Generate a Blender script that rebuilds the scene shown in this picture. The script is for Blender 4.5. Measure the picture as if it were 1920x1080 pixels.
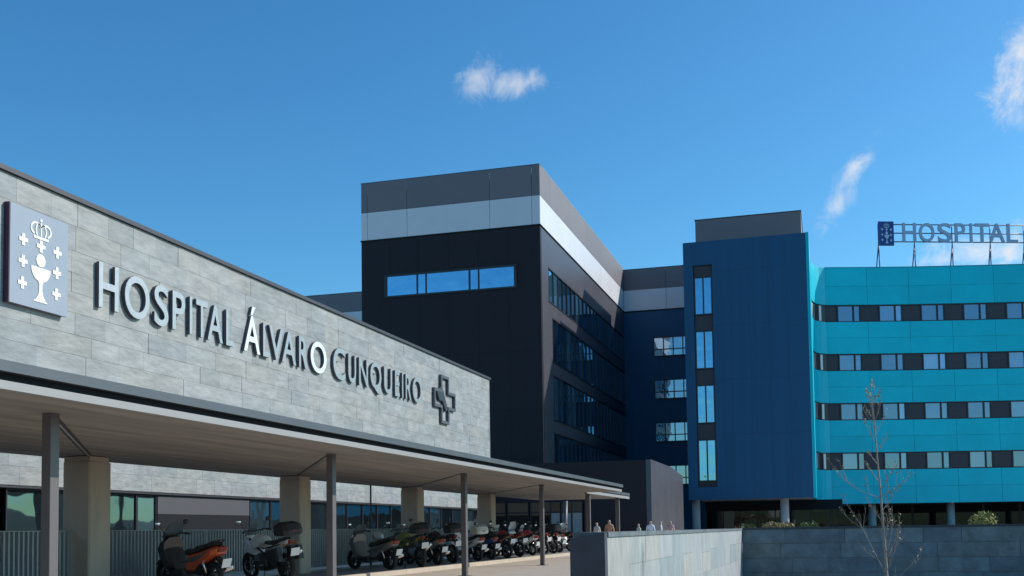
import bpy, bmesh, math, random
from mathutils import Vector, Matrix
random.seed(7)
for o in list(bpy.data.objects): bpy.data.objects.remove(o)
SC = bpy.context.scene
COL = SC.collection

# ---------------------------------------------------------------- camera
EYE = 1.15
FPX, YAW, PITCH, ROLL, CYP = 2024.3, -0.28381842, 0.06033925, -0.01445406, 872.7
fw = Vector((math.sin(YAW)*math.cos(PITCH), math.cos(YAW)*math.cos(PITCH), math.sin(PITCH)))
r0 = Vector((math.cos(YAW), -math.sin(YAW), 0)); u0 = r0.cross(fw)
rt = math.cos(ROLL)*r0 + math.sin(ROLL)*u0
up = -math.sin(ROLL)*r0 + math.cos(ROLL)*u0
cam = bpy.data.cameras.new('camera'); cam_ob = bpy.data.objects.new('camera', cam); COL.objects.link(cam_ob)
cam_ob.matrix_world = Matrix(((rt.x, up.x, -fw.x, 0), (rt.y, up.y, -fw.y, 0), (rt.z, up.z, -fw.z, EYE), (0, 0, 0, 1)))
cam.sensor_width = 36; cam.lens = FPX/1920*36; cam.shift_y = (CYP-540)/1920
cam.clip_start = .1; cam.clip_end = 5000
SC.camera = cam_ob

def pix_dir(u, v):
    d = rt*((u-960)/FPX) + up*(-(v-CYP)/FPX) + fw
    return d.normalized()

# ---------------------------------------------------------------- light
SUN = Vector((1.35, .78, 1.0)).normalized()
SUN_EL = math.asin(SUN.z); SUN_AZ = math.atan2(SUN.x, SUN.y)      # clockwise from +Y
wd = bpy.data.worlds.new('World'); SC.world = wd; wd.use_nodes = True
wn, wl = wd.node_tree.nodes, wd.node_tree.links
wn.clear()
def wnode(t, **k):
    n = wn.new(t)
    for a, b in k.items(): setattr(n, a, b)
    return n
def wmath(op, a, b=None, clamp=False):
    n = wnode('ShaderNodeMath', operation=op, use_clamp=clamp)
    for i, s in enumerate((a, b)):
        if s is None: continue
        if isinstance(s, (int, float)): n.inputs[i].default_value = s
        else: wl.new(s, n.inputs[i])
    return n.outputs[0]
sky = wnode('ShaderNodeTexSky', sky_type='NISHITA', sun_disc=False)
sky.sun_elevation = SUN_EL; sky.sun_rotation = SUN_AZ
sky.altitude = 400; sky.air_density = 1.0; sky.dust_density = .9; sky.ozone_density = 1.6
hsv = wnode('ShaderNodeHueSaturation'); hsv.inputs['Saturation'].default_value = 1.28; hsv.inputs['Value'].default_value = 1.0
wl.new(sky.outputs[0], hsv.inputs['Color'])
tc = wnode('ShaderNodeTexCoord')
nz = wnode('ShaderNodeTexNoise'); nz.inputs['Scale'].default_value = 34; nz.inputs['Detail'].default_value = 12; nz.inputs['Roughness'].default_value = .68; nz.inputs['Distortion'].default_value = .5
wl.new(tc.outputs['Generated'], nz.inputs['Vector'])
nz2 = wnode('ShaderNodeTexNoise'); nz2.inputs['Scale'].default_value = 9; nz2.inputs['Detail'].default_value = 2
wl.new(tc.outputs['Generated'], nz2.inputs['Vector'])
CLOUDS = [  # centre pixel, half axes (px), tilt (deg, up to the right), opacity
    ((896, 146), (32, 26), 40, .62), ((974, 156), (46, 17), 5, .66),
    ((1600, 318), (42, 17), 50, .85), ((1566, 388), (40, 17), 52, .7),
    ((1925, 140), (42, 62), 0, 1.0), ((1912, 215), (22, 30), 30, .5),
    ((1900, 474), (120, 30), 3, 1.05), ((1770, 488), (50, 16), 4, .7),
    ((2150, 330), (130, 50), 10, 1.0), ((-420, 260), (120, 40), 8, .7), ((2600, 430), (170, 45), 0, .9)]
total = None
for (cu, cv), (a, b), tilt, op in CLOUDS:
    c = pix_dir(cu, cv)
    ex = (rt*math.cos(math.radians(tilt)) + up*math.sin(math.radians(tilt)))
    ex = (ex - c*ex.dot(c)).normalized(); ey = c.cross(ex).normalized()
    def dotn(vec):
        n = wnode('ShaderNodeVectorMath', operation='DOT_PRODUCT'); n.inputs[1].default_value = vec
        wl.new(tc.outputs['Generated'], n.inputs[0]); return n.outputs['Value']
    da = wmath('MULTIPLY', dotn(ex), FPX/a); db = wmath('MULTIPLY', dotn(ey), FPX/b)
    rr = wmath('SQRT', wmath('ADD', wmath('MULTIPLY', da, da), wmath('MULTIPLY', db, db)))
    rr = wmath('ADD', rr, wmath('MULTIPLY', wmath('SUBTRACT', nz.outputs[0], .5), 4.2))
    rr = wmath('ADD', rr, wmath('MULTIPLY', wmath('SUBTRACT', nz2.outputs[0], .5), 1.2))
    mr = wnode('ShaderNodeMapRange', interpolation_type='SMOOTHSTEP')
    mr.inputs['From Min'].default_value = 1.45; mr.inputs['From Max'].default_value = -.5
    mr.inputs['To Min'].default_value = 0; mr.inputs['To Max'].default_value = op
    wl.new(rr, mr.inputs['Value'])
    m = wmath('MULTIPLY', mr.outputs[0], wmath('GREATER_THAN', dotn(c), .5))
    total = m if total is None else wmath('MAXIMUM', total, m)
mixc = wnode('ShaderNodeMix', data_type='RGBA')
wl.new(wmath('MULTIPLY', total, .9, True), mixc.inputs['Factor'])
tint = wnode('ShaderNodeVectorMath', operation='MULTIPLY'); tint.inputs[1].default_value = (.56, .925, 1.0); wl.new(hsv.outputs[0], tint.inputs[0])
wl.new(tint.outputs[0], mixc.inputs['A']); mixc.inputs['B'].default_value = (4.9, 5.1, 5.4, 1)
bg = wnode('ShaderNodeBackground'); bg.inputs['Strength'].default_value = .118
wl.new(mixc.outputs['Result'], bg.inputs['Color'])
wo = wnode('ShaderNodeOutputWorld'); wl.new(bg.outputs[0], wo.inputs['Surface'])

sl = bpy.data.lights.new('sun', 'SUN'); sl.energy = 2.95; sl.angle = math.radians(.55); sl.color = (1, .95, .88)
so = bpy.data.objects.new('sun', sl); COL.objects.link(so); so.location = (60, 30, 60)
so.rotation_euler = (-SUN).to_track_quat('-Z', 'Y').to_euler()
SC.render.engine = 'CYCLES'
SC.view_settings.view_transform = 'Standard'; SC.view_settings.look = 'None'
SC.view_settings.exposure = .5; SC.view_settings.gamma = 1

# ---------------------------------------------------------------- materials
MATS = {}
def mat(name, col, rough=.6, metal=0., spec=.5, var=0., scale=3., bump=0., bscale=40., obj_var=0., stretch=None, cols=None, alpha=None, coat=0., trans=0., ior=1.5, coord='Object'):
    """procedural principled material: colour noise (var), per-object random (obj_var), fine bump"""
    if name in MATS: return MATS[name]
    m = bpy.data.materials.new(name); m.use_nodes = True
    nt = m.node_tree; N, L = nt.nodes, nt.links
    b = N['Principled BSDF']
    b.inputs['Base Color'].default_value = (*col, 1); b.inputs['Roughness'].default_value = rough
    b.inputs['Metallic'].default_value = metal; b.inputs['Specular IOR Level'].default_value = spec
    b.inputs['IOR'].default_value = ior; b.inputs['Coat Weight'].default_value = coat; b.inputs['Transmission Weight'].default_value = trans
    t = N.new('ShaderNodeTexCoord'); vec = t.outputs[coord]
    if stretch:
        mp = N.new('ShaderNodeMapping'); mp.inputs['Scale'].default_value = stretch; L.new(vec, mp.inputs['Vector']); vec = mp.outputs[0]
    src = None
    if cols:
        oi = N.new('ShaderNodeObjectInfo'); cr = N.new('ShaderNodeValToRGB'); cr.color_ramp.interpolation = 'CONSTANT'
        e = cr.color_ramp.elements
        while len(e) < len(cols): e.new(.5)
        for i, c in enumerate(cols): e[i].position = i/len(cols); e[i].color = (*c, 1)
        L.new(oi.outputs['Random'], cr.inputs['Fac']); src = cr.outputs[0]
    if var or obj_var:
        nz = N.new('ShaderNodeTexNoise'); nz.inputs['Scale'].default_value = scale; nz.inputs['Detail'].default_value = 8; nz.inputs['Roughness'].default_value = .65
        L.new(vec, nz.inputs['Vector'])
        mr = N.new('ShaderNodeMapRange'); mr.inputs['From Min'].default_value = .25; mr.inputs['From Max'].default_value = .75
        mr.inputs['To Min'].default_value = 1-var; mr.inputs['To Max'].default_value = 1+var; L.new(nz.outputs[0], mr.inputs['Value'])
        val = mr.outputs[0]
        if obj_var:
            oi2 = N.new('ShaderNodeObjectInfo'); m2 = N.new('ShaderNodeMapRange')
            m2.inputs['To Min'].default_value = 1-obj_var; m2.inputs['To Max'].default_value = 1+obj_var; L.new(oi2.outputs['Random'], m2.inputs['Value'])
            mm = N.new('ShaderNodeMath'); mm.operation = 'MULTIPLY'; L.new(val, mm.inputs[0]); L.new(m2.outputs[0], mm.inputs[1]); val = mm.outputs[0]
        vm = N.new('ShaderNodeVectorMath'); vm.operation = 'SCALE'; L.new(val, vm.inputs['Scale'])
        if src is not None: L.new(src, vm.inputs[0])
        else: vm.inputs[0].default_value = col
        src = vm.outputs[0]
        rr = N.new('ShaderNodeMapRange'); rr.inputs['To Min'].default_value = max(rough-.08, .02); rr.inputs['To Max'].default_value = min(rough+.08, 1)
        L.new(nz.outputs[0], rr.inputs['Value']); L.new(rr.outputs[0], b.inputs['Roughness'])
    if src is not None: L.new(src, b.inputs['Base Color'])
    if bump:
        n3 = N.new('ShaderNodeTexNoise'); n3.inputs['Scale'].default_value = bscale; n3.inputs['Detail'].default_value = 5; L.new(vec, n3.inputs['Vector'])
        bp = N.new('ShaderNodeBump'); bp.inputs['Strength'].default_value = bump; bp.inputs['Distance'].default_value = .02
        L.new(n3.outputs[0], bp.inputs['Height']); L.new(bp.outputs[0], b.inputs['Normal'])
    MATS[name] = m; return m

def glass(name, tint, refl, inner, rough=.02, wav=.0, blind=1.6):
    """coated facade glass: mirror of the surroundings over a dark room"""
    if name in MATS: return MATS[name]
    m = bpy.data.materials.new(name); m.use_nodes = True; N, L = m.node_tree.nodes, m.node_tree.links
    N.clear(); out = N.new('ShaderNodeOutputMaterial')
    g = N.new('ShaderNodeBsdfGlossy'); g.inputs['Color'].default_value = (*tint, 1); g.inputs['Roughness'].default_value = rough
    d = N.new('ShaderNodeBsdfDiffuse'); d.inputs['Color'].default_value = (*inner, 1)
    oi = N.new('ShaderNodeObjectInfo'); cr = N.new('ShaderNodeValToRGB'); e = cr.color_ramp.elements
    e[0].position = .45; e[0].color = (*[q*.7 for q in inner], 1); e[1].position = 1; e[1].color = (*[min(q*blind+.004, .8) for q in inner], 1)
    L.new(oi.outputs['Random'], cr.inputs[0]); L.new(cr.outputs[0], d.inputs['Color'])
    lw = N.new('ShaderNodeFresnel'); lw.inputs['IOR'].default_value = 1.6
    ad = N.new('ShaderNodeMath'); ad.operation = 'ADD'; ad.use_clamp = True; ad.inputs[1].default_value = refl; L.new(lw.outputs[0], ad.inputs[0])
    mx = N.new('ShaderNodeMixShader'); L.new(ad.outputs[0], mx.inputs[0]); L.new(d.outputs[0], mx.inputs[1]); L.new(g.outputs[0], mx.inputs[2])
    if wav:
        t = N.new('ShaderNodeTexCoord'); nz = N.new('ShaderNodeTexNoise'); nz.inputs['Scale'].default_value = .6; L.new(t.outputs['Object'], nz.inputs['Vector'])
        bp = N.new('ShaderNodeBump'); bp.inputs['Strength'].default_value = wav; bp.inputs['Distance'].default_value = .05; L.new(nz.outputs[0], bp.inputs['Height']); L.new(bp.outputs[0], g.inputs['Normal'])
    L.new(mx.outputs[0], out.inputs[0]); MATS[name] = m; return m

M_PAVE = mat('paving', (.47, .40, .33), .8, var=.12, scale=1.5, bump=.15, bscale=30)
M_PARK = mat('parking_slab', (.20, .20, .195), .85, var=.18, scale=2, bump=.2)
M_PARK2 = mat('street_asphalt', (.16, .155, .15), .85, var=.2, scale=.8, bump=.2)
M_STONE = mat('grey_stone', (.4, .4, .4), .62, cols=[(0.302, 0.311, 0.307), (0.269, 0.281, 0.281), (0.290, 0.302, 0.298), (0.315, 0.319, 0.311), (0.252, 0.269, 0.273), (0.298, 0.298, 0.281), (0.273, 0.290, 0.290), (0.311, 0.319, 0.315), (0.260, 0.273, 0.269), (0.307, 0.307, 0.298)],
              var=.3, scale=5.5, bump=.5, bscale=11, stretch=(1, .55, 1.5))
M_SLATE = mat('dark_slate', (.1, .12, .14), .5, cols=[(0.190, 0.213, 0.215), (0.154, 0.172, 0.179), (0.216, 0.238, 0.236), (0.172, 0.197, 0.208), (0.198, 0.213, 0.200)], var=.4, scale=1.6, bump=.35, bscale=9)
M_STONEL = mat('pale_slab', (.45, .47, .44), .6, cols=[(0.342, 0.360, 0.350), (0.378, 0.369, 0.340), (0.288, 0.324, 0.331), (0.360, 0.369, 0.377), (0.351, 0.369, 0.350), (0.315, 0.342, 0.350)], var=.28, scale=2.2, bump=.3, stretch=(1, 1.6, .5))
M_MORTAR = mat('joint_backing', (.20, .20, .20), .9)
M_FLASH = mat('grey_flashing', (.10, .108, .12), .45, metal=.3, var=.08, scale=1)
M_DARKGAP = mat('shadow_gap', (.022, .023, .027), .8, spec=.1)
M_WHITE = mat('white_trim', (.31, .30, .295), .5, var=.05)
M_COPING = mat('dark_coping', (.07, .065, .07), .45, metal=.4)
M_COLUMN = mat('column_steel', (.13, .115, .116), .45, metal=.1, var=.08, scale=2)
M_CONC = mat('pillar_concrete', (.47, .395, .315), .85, var=.15, scale=1.3, bump=.15, stretch=(2.5, 2.5, .5))
M_FENCE = mat('fence_steel', (.28, .31, .32), .5, metal=.4)
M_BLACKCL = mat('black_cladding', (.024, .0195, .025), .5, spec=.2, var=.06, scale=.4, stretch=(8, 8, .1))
M_BLACKLIT = mat('black_cladding_lit', (.092, .09, .105), .38, var=.1, scale=.5, metal=.2)  # sunlit copy of the black cladding, brightness put into the colour
M_GREYCL = mat('grey_cladding', (.185, .165, .175), .55, var=.05, scale=.4, obj_var=.04)
M_WHITECL = mat('pale_cladding', (.70, .70, .72), .4, var=.04, scale=.4, obj_var=.03)
M_BLUE = mat('blue_cladding', (.016, .096, .202), .5, spec=.28, var=.14, scale=.3, stretch=(6, 6, .15))
M_TEAL = mat('teal_cladding', (.0, .55, .68), .42, spec=.3, var=.09, scale=.5, obj_var=.05)
M_FRAME = mat('window_frame', (.018, .018, .024), .4)
M_PANELD = mat('dark_window_panel', (.045, .038, .05), .5, var=.1)
M_STEEL = mat('brushed_steel', (.44, .43, .43), .42, metal=.8, var=.05, scale=12)
M_STEELD = mat('letter_side_shaded', (.10, .10, .12), .5, metal=.4)  # shade on the letter sides put into a darker steel colour
M_STEELGLINT = mat('steel_sun_glint', (.86, .86, .86), .35, metal=.3)  # sun glint on two letters put into a whiter colour
M_SIGNP = mat('sign_panel', (.31, .335, .385), .35, var=.03, metal=.1)
M_SIGNB = mat('blue_sign', (.015, .06, .25), .4)
M_SIGNW = mat('white_mark', (.88, .88, .87), .5)
M_SIGNS = mat('sign_side_shaded', (.05, .02, .05), .5)  # shade on the crest panel's side put into its dark colour
G_TOWER = glass('tower_glass', (.38, .72, .98), .55, (.02, .05, .08), wav=.5, blind=2)
G_SIDE = glass('side_glass', (.42, .72, .95), .42, (.015, .035, .045), wav=.25, blind=6)
G_BACK = glass('back_glass', (.55, .70, .86), .42, (.05, .08, .12), wav=.4, blind=3)
G_SLIT = glass('slit_glass', (.36, .70, .98), .5, (.02, .05, .08), wav=.5, blind=2)
G_TEAL = glass('ward_glass', (.50, .64, .82), .35, (.09, .13, .19), wav=.25, blind=4.2)
G_LOW = glass('patio_glass', (.28, .42, .52), .26, (.012, .02, .025), wav=.3, blind=3)
G_GROUND = glass('lobby_glass', (.5, .5, .45), .15, (.012, .014, .014), wav=.1)

def soffit_mat():
    m = mat('soffit_boards', (.262, .235, .212), .75, var=.45, scale=1.1, stretch=(3.2, .16, 1))
    return m
M_SOFF = soffit_mat()

# ---------------------------------------------------------------- builders
OFF = {}
def put(o, label=None, cat=None, group=None, kind=None):
    if label: o['label'] = label
    if cat: o['category'] = cat
    if group: o['group'] = group
    if kind: o['kind'] = kind
    return o
def thing(name, loc, label, cat, group=None):
    o = bpy.data.objects.new(name, None); COL.objects.link(o); o.location = loc; o.empty_display_size = .3
    OFF[o.name] = Vector(loc); return put(o, label, cat, group)
class MB:
    def __init__(s): s.v = []; s.f = []; s.m = []; s.sm = []; s.mi = 0
    def add(s, vs, fs, smooth=False):
        k = len(s.v); s.v += [tuple(v) for v in vs]
        for f in fs: s.f.append([k+i for i in f]); s.m.append(s.mi); s.sm.append(smooth)
        return s
    def box(s, x0, x1, y0, y1, z0, z1):
        x0, x1 = sorted((x0, x1)); y0, y1 = sorted((y0, y1)); z0, z1 = sorted((z0, z1))
        return s.add([(x0, y0, z0), (x1, y0, z0), (x1, y1, z0), (x0, y1, z0), (x0, y0, z1), (x1, y0, z1), (x1, y1, z1), (x0, y1, z1)],
                     [(0, 3, 2, 1), (4, 5, 6, 7), (0, 1, 5, 4), (1, 2, 6, 5), (2, 3, 7, 6), (3, 0, 4, 7)])
    def prism(s, poly, axis, a0, a1):      # polygon in the two other axes, extruded along axis
        n = len(poly)
        def p(q, a): return {'x': (a, q[0], q[1]), 'y': (q[0], a, q[1]), 'z': (q[0], q[1], a)}[axis]
        vs = [p(q, a0) for q in poly] + [p(q, a1) for q in poly]
        fs = [list(range(n))[::-1], [n+i for i in range(n)]] + [(i, (i+1) % n, n+(i+1) % n, n+i) for i in range(n)]
        return s.add(vs, fs)
    def tube(s, pts, r, n=8, cap=True):
        pts = [Vector(p) for p in pts]; rs = r if isinstance(r, (list, tuple)) else [r]*len(pts)
        vs = []; fs = []; ref = None
        for i, p in enumerate(pts):
            t = (pts[min(i+1, len(pts)-1)] - pts[max(i-1, 0)]).normalized()
            if ref is None:
                ref = t.cross(Vector((0, 0, 1)) if abs(t.z) < .9 else Vector((1, 0, 0))).normalized()
            ref = (ref - t*ref.dot(t)).normalized(); bi = t.cross(ref)
            for k in range(n):
                a = 2*math.pi*k/n; vs.append(p + (ref*math.cos(a)+bi*math.sin(a))*rs[i])
        for i in range(len(pts)-1):
            for k in range(n): fs.append((i*n+k, i*n+(k+1) % n, (i+1)*n+(k+1) % n, (i+1)*n+k))
        if cap: fs.append(tuple(range(n))[::-1]); fs.append(tuple((len(pts)-1)*n+k for k in range(n)))
        return s.add(vs, fs, True)
    def torus(s, c, R, r, n=26, m=8, axis='y', wy=1.):
        vs = []; fs = []
        for i in range(n):
            a = 2*math.pi*i/n
            for j in range(m):
                b = 2*math.pi*j/m; q = R + r*math.cos(b); w = r*math.sin(b)*wy
                vs.append((c[0]+q*math.cos(a), c[1]+w, c[2]+q*math.sin(a)))
        for i in range(n):
            for j in range(m): fs.append((i*m+j, ((i+1) % n)*m+j, ((i+1) % n)*m+(j+1) % m, i*m+(j+1) % m))
        return s.add(vs, fs, True)
    def lump(s, poly, w, c=0., shrink=.80, mid=.6):   # rounded extrusion of a side profile (x,z) along y
        n = len(poly); cx = sum(p[0] for p in poly)/n; cz = sum(p[1] for p in poly)/n
        vs = []; fs = []
        for y, k in ((-w, shrink), (-w*mid, 1), (w*mid, 1), (w, shrink)):
            vs += [(cx+(p[0]-cx)*k, c+y, cz+(p[1]-cz)*k) for p in poly]
        fs.append(list(range(n))[::-1]); fs.append([3*n+i for i in range(n)])
        for l in range(3): fs += [(l*n+i, l*n+(i+1) % n, (l+1)*n+(i+1) % n, (l+1)*n+i) for i in range(n)]
        return s.add(vs, fs, False)
    def ball(s, c, r, n=12, m=8):
        rx, ry, rz = r if isinstance(r, (list, tuple)) else (r, r, r)
        vs = [(c[0], c[1], c[2]-rz)]; fs = []
        for j in range(1, m):
            b = -math.pi/2+math.pi*j/m
            for i in range(n):
                a = 2*math.pi*i/n; vs.append((c[0]+rx*math.cos(b)*math.cos(a), c[1]+ry*math.cos(b)*math.sin(a), c[2]+rz*math.sin(b)))
        vs.append((c[0], c[1], c[2]+rz))
        for i in range(n):
            fs.append((0, 1+(i+1) % n, 1+i)); fs.append((len(vs)-1, 1+(m-2)*n+i, 1+(m-2)*n+(i+1) % n))
            for j in range(m-2): fs.append((1+j*n+i, 1+j*n+(i+1) % n, 1+(j+1)*n+(i+1) % n, 1+(j+1)*n+i))
        return s.add(vs, fs, True)
    def mesh(s, name, off=Vector((0, 0, 0))):
        me = bpy.data.meshes.new(name); me.from_pydata([(v[0]-off.x, v[1]-off.y, v[2]-off.z) for v in s.v], [], s.f)
        me.polygons.foreach_set('material_index', s.m); me.polygons.foreach_set('use_smooth', s.sm); me.update(); return me
    def build(s, name, mats, parent=None, **k):
        off = OFF.get(parent.name, Vector((0, 0, 0))) if parent else Vector((0, 0, 0))
        me = s.mesh(name, off)
        for q in (mats if isinstance(mats, (list, tuple)) else [mats]): me.materials.append(q)
        bm = bmesh.new(); bm.from_mesh(me); bmesh.ops.recalc_face_normals(bm, faces=bm.faces); bm.to_mesh(me); bm.free()
        o = bpy.data.objects.new(name, me); COL.objects.link(o)
        if parent: o.parent = parent; OFF[o.name] = off
        return put(o, **k)
def bx(name, m, parent, *a, **k): return MB().box(*a).build(name, m, parent, **k)

# ---------------------------------------------------------------- ground and hills
LOW = -1.55
MB().add([(-2500, -2500, LOW), (2500, -2500, LOW), (2500, 2500, LOW), (-2500, 2500, LOW)], [(0, 1, 2, 3)]).build('ground', M_PARK2, kind='structure')
MB().prism([(-150, -60), (-4.0, -60), (-4.0, 50.7), (150, 50.7), (150, 230), (-150, 230)], 'z', LOW-.2, 0).build('plaza', M_PAVE, kind='structure')
MB().box(-13.95, -11.35, -8, 57, -.2, .12).build('parking_pavement', M_PARK, kind='structure')
MB().box(-11.347, -11.2, -8, 57, -.2, .125).build('kerb', M_CONC, kind='structure')
M_HILL = mat('hill_green', (.055, .075, .03), .95, var=.5, scale=.02, bump=.5, bscale=.1)
hv, hf = [], []
NH = 120
for i in range(NH):
    a = 2*math.pi*i/NH
    h = 14 + 7*math.sin(3*a+1) + 4*math.sin(7*a+2) + 3*math.sin(13*a)
    for R_, z in ((340, -3), (420, h*.6), (560, h), (800, h*.5)): hv.append((R_*math.cos(a), R_*math.sin(a)+60, z))
for i in range(NH):
    for j in range(3): hf.append((i*4+j, i*4+j+1, ((i+1) % NH)*4+j+1, ((i+1) % NH)*4+j))
MB().add(hv, hf, True).build('hills', M_HILL, kind='structure')

# ---------------------------------------------------------------- stone cladding helper
def clad_x(parent, x, y0, y1, z0, z1, rows, wr, m, th=.03, name='stone_tile', gap=.004, sign=1, seed=1, hvar=.0):
    """tiles on a wall whose face looks along +X, each its own child"""
    rnd = random.Random(seed); hs = [1+rnd.uniform(-hvar, hvar) for _ in range(rows)]; sm = sum(hs); z = z0
    for r in range(rows):
        h = (z1-z0)*hs[r]/sm; y = y0 - rnd.uniform(0, wr[1])
        while y < y1:
            w = rnd.uniform(*wr); a, b = max(y, y0), min(y+w, y1)
            if b-a > .12:
                d = rnd.uniform(0, .005)
                bx(name, m, parent, x, x+th+d, a+gap/2, b-gap/2, z+gap/2, z+h-gap/2)
            y += w
        z += h
def clad_y(parent, y, x0, x1, z0, z1, rows, wr, m, th=.03, name='stone_tile', gap=.005, seed=1):
    rnd = random.Random(seed); z = z0; h = (z1-z0)/rows
    for r in range(rows):
        x = x0 - rnd.uniform(0, wr[1])
        while x < x1:
            w = rnd.uniform(*wr); a, b = max(x, x0), min(x+w, x1)
            if b-a > .12: bx(name, m, parent, a+gap/2, b-gap/2, y-th-rnd.uniform(0, .006), y, z+gap/2, z+h-gap/2)
            x += w
        z += h

# ---------------------------------------------------------------- canopy
cp = thing('canopy', (-11, 20, 0), 'long flat canopy with wood-toned soffit over the parked motorcycles', 'canopy')
YE = 42.9
bx('roof_slab', M_FLASH, cp, -13.95, -8.06, -6, YE, 2.70, 2.9)
bx('soffit', M_SOFF, cp, -13.93, -8.0, -6, YE-.02, 2.655, 2.698)
bx('fascia_strip', M_WHITE, cp, -8.0+.003, -7.93, -6, YE, 2.65, 2.738)
bx('shadow_gap', M_DARKGAP, cp, -8.058, -8.02, -6, YE-.03, 2.74, 2.83)
bx('flashing', M_FLASH, cp, -8.058, -7.92, -6, YE+.25, 2.832, 2.945)
bx('back_edge', M_FLASH, cp, -13.99, -13.953, -6, YE, 2.655, 2.93)
bx('far_roof_slab', M_FLASH, cp, -13.9, -9.42, YE+.003, 52.6, 2.70, 2.86)
bx('far_soffit', M_SOFF, cp, -13.9, -9.42, YE+.003, 52.6, 2.655, 2.698)
bx('far_fascia', M_WHITE, cp, -9.417, -9.36, YE+.05, 52.65, 2.62, 2.74)
bx('far_flashing', M_FLASH, cp, -9.417, -9.34, YE+.05, 52.65, 2.78, 2.90)
COLY = [3.2, 10.99, 18.72, 26.53, 34.44]
PILY = [8.6, 16.9, 25.16, 33.46, 41.62]
for c, p in zip(COLY, PILY):
    d = Vector((-13.1+9.05, p-c, 0)).normalized(); n = Vector((-d.y, d.x, 0))
    a = Vector((-9.12, c+.1, 2.65)) + d*.1; b = Vector((-13.05, p-.02, 2.65))
    for w0, w1, m, z in ((-.055, .055, M_COPING, 2.640), (-.016, .016, M_WHITE, 2.634)):
        q = [a+n*w0, a+n*w1, b+n*w1, b+n*w0]
        MB().add([(v.x, v.y, z) for v in q]+[(v.x, v.y, 2.6545) for v in q], [(0, 1, 2, 3), (4, 7, 6, 5), (0, 4, 5, 1), (1, 5, 6, 2), (2, 6, 7, 3), (3, 7, 4, 0)]).build('light_channel' if m is M_COPING else 'diffuser_strip', m, cp)
# steel columns
CL = ['slim steel column far left off the crest sign', 'nearest slim dark steel column at the left of the canopy', 'slim steel column right of the white adventure motorcycle', 'slim steel column in front of the row of parked scooters', 'slim steel column standing on sunlit paving before the red motorcycles']
for i, y in enumerate(COLY):
    if i == 0: continue
    c = thing('steel_column', (-9.05, y, 0), CL[i], 'column', 'steel canopy columns')
    mb = MB(); mb.prism([(-9.11, y-.075), (-9.105, y-.08), (-8.985, y-.08), (-8.98, y-.075), (-8.98, y+.075), (-8.985, y+.08), (-9.105, y+.08), (-9.11, y+.075)], 'z', .012, 2.654)
    mb.build('shaft', M_COLUMN, c); bx('base_plate', M_COLUMN, c, -9.2, -8.9, y-.18, y+.18, 0, .012)
for (x, y, l) in ((-9.53, 43.84, 'second to last slim column, near the far canopy step'), (-9.60, 50.72, 'last slim column at the far end of the canopy')):
    c = thing('steel_column', (x, y, 0), l, 'column', 'steel canopy columns')
    bx('shaft', M_COLUMN, c, x-.09, x+.09, y-.09, y+.09, .012, 2.654); bx('base_plate', M_COLUMN, c, x-.15, x+.15, y-.15, y+.15, 0, .012)
PL = ['', 'nearest broad concrete pillar at the left edge', 'broad concrete pillar behind the white adventure motorcycle', 'broad concrete pillar behind the grey maxi scooter', 'farthest broad concrete pillar under the canopy']
for i, y in enumerate(PILY):
    if i == 0: continue
    p = thing('concrete_pillar', (-13.34, y, .12), PL[i], 'pillar', 'concrete pillars under the canopy')
    mb = MB(); mb.prism([(-13.64, y+.03), (-13.61, y), (-13.07, y), (-13.04, y+.03), (-13.04, y+.6), (-13.64, y+.6)], 'z', .12, 2.54); mb.build('shaft', M_CONC, p)
    bx('capital', M_CONC, p, -13.62, -13.06, y+.02, y+.58, 2.54, 2.64)
    bx('shadow_joint', M_DARKGAP, p, -13.6, -13.08, y+.04, y+.56, 2.64, 2.6545)
pp = thing('drain_pipe', (-14.2, 32.1, 0), 'thin dark pipe hanging behind the canopy between pillars', 'pipe')
MB().tube([(-14.12, 32.1, 0), (-14.12, 32.1, 2.9)], .03).build('pipe', M_COPING, pp)
bx('bracket', M_COPING, pp, -14.12, -13.99, 32.08, 32.12, 2.72, 2.76)

# ---------------------------------------------------------------- tall stone sign wall on the canopy
sw = thing('stone_sign_wall', (-8.3, 10, 2.95), 'tall grey stone clad wall above the canopy carrying the hospital name', 'wall')
WY0, WY1, WZ0, WZ1, WX = -4, 25.62, 2.95, 4.93, -8.10
bx('wall_core', M_MORTAR, sw, -8.5, WX, WY0, WY1, WZ0, WZ1)
clad_x(sw, WX+.001, 5.2, WY1, WZ0+.004, WZ1, 8, (.42, .85), M_STONE, th=.045, seed=4, hvar=.15, gap=.003)
clad_x(sw, WX+.001, WY0, 5.195, WZ0+.004, WZ1, 4, (1.2, 1.5), M_STONE, th=.045, seed=5)
bx('end_trim', M_STONE, sw, -8.5, WX+.05, WY1+.003, WY1+.05, WZ0, WZ1)
bx('coping', M_COPING, sw, -8.55, WX+.085, WY0, WY1+.08, WZ1+.003, WZ1+.055)

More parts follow.
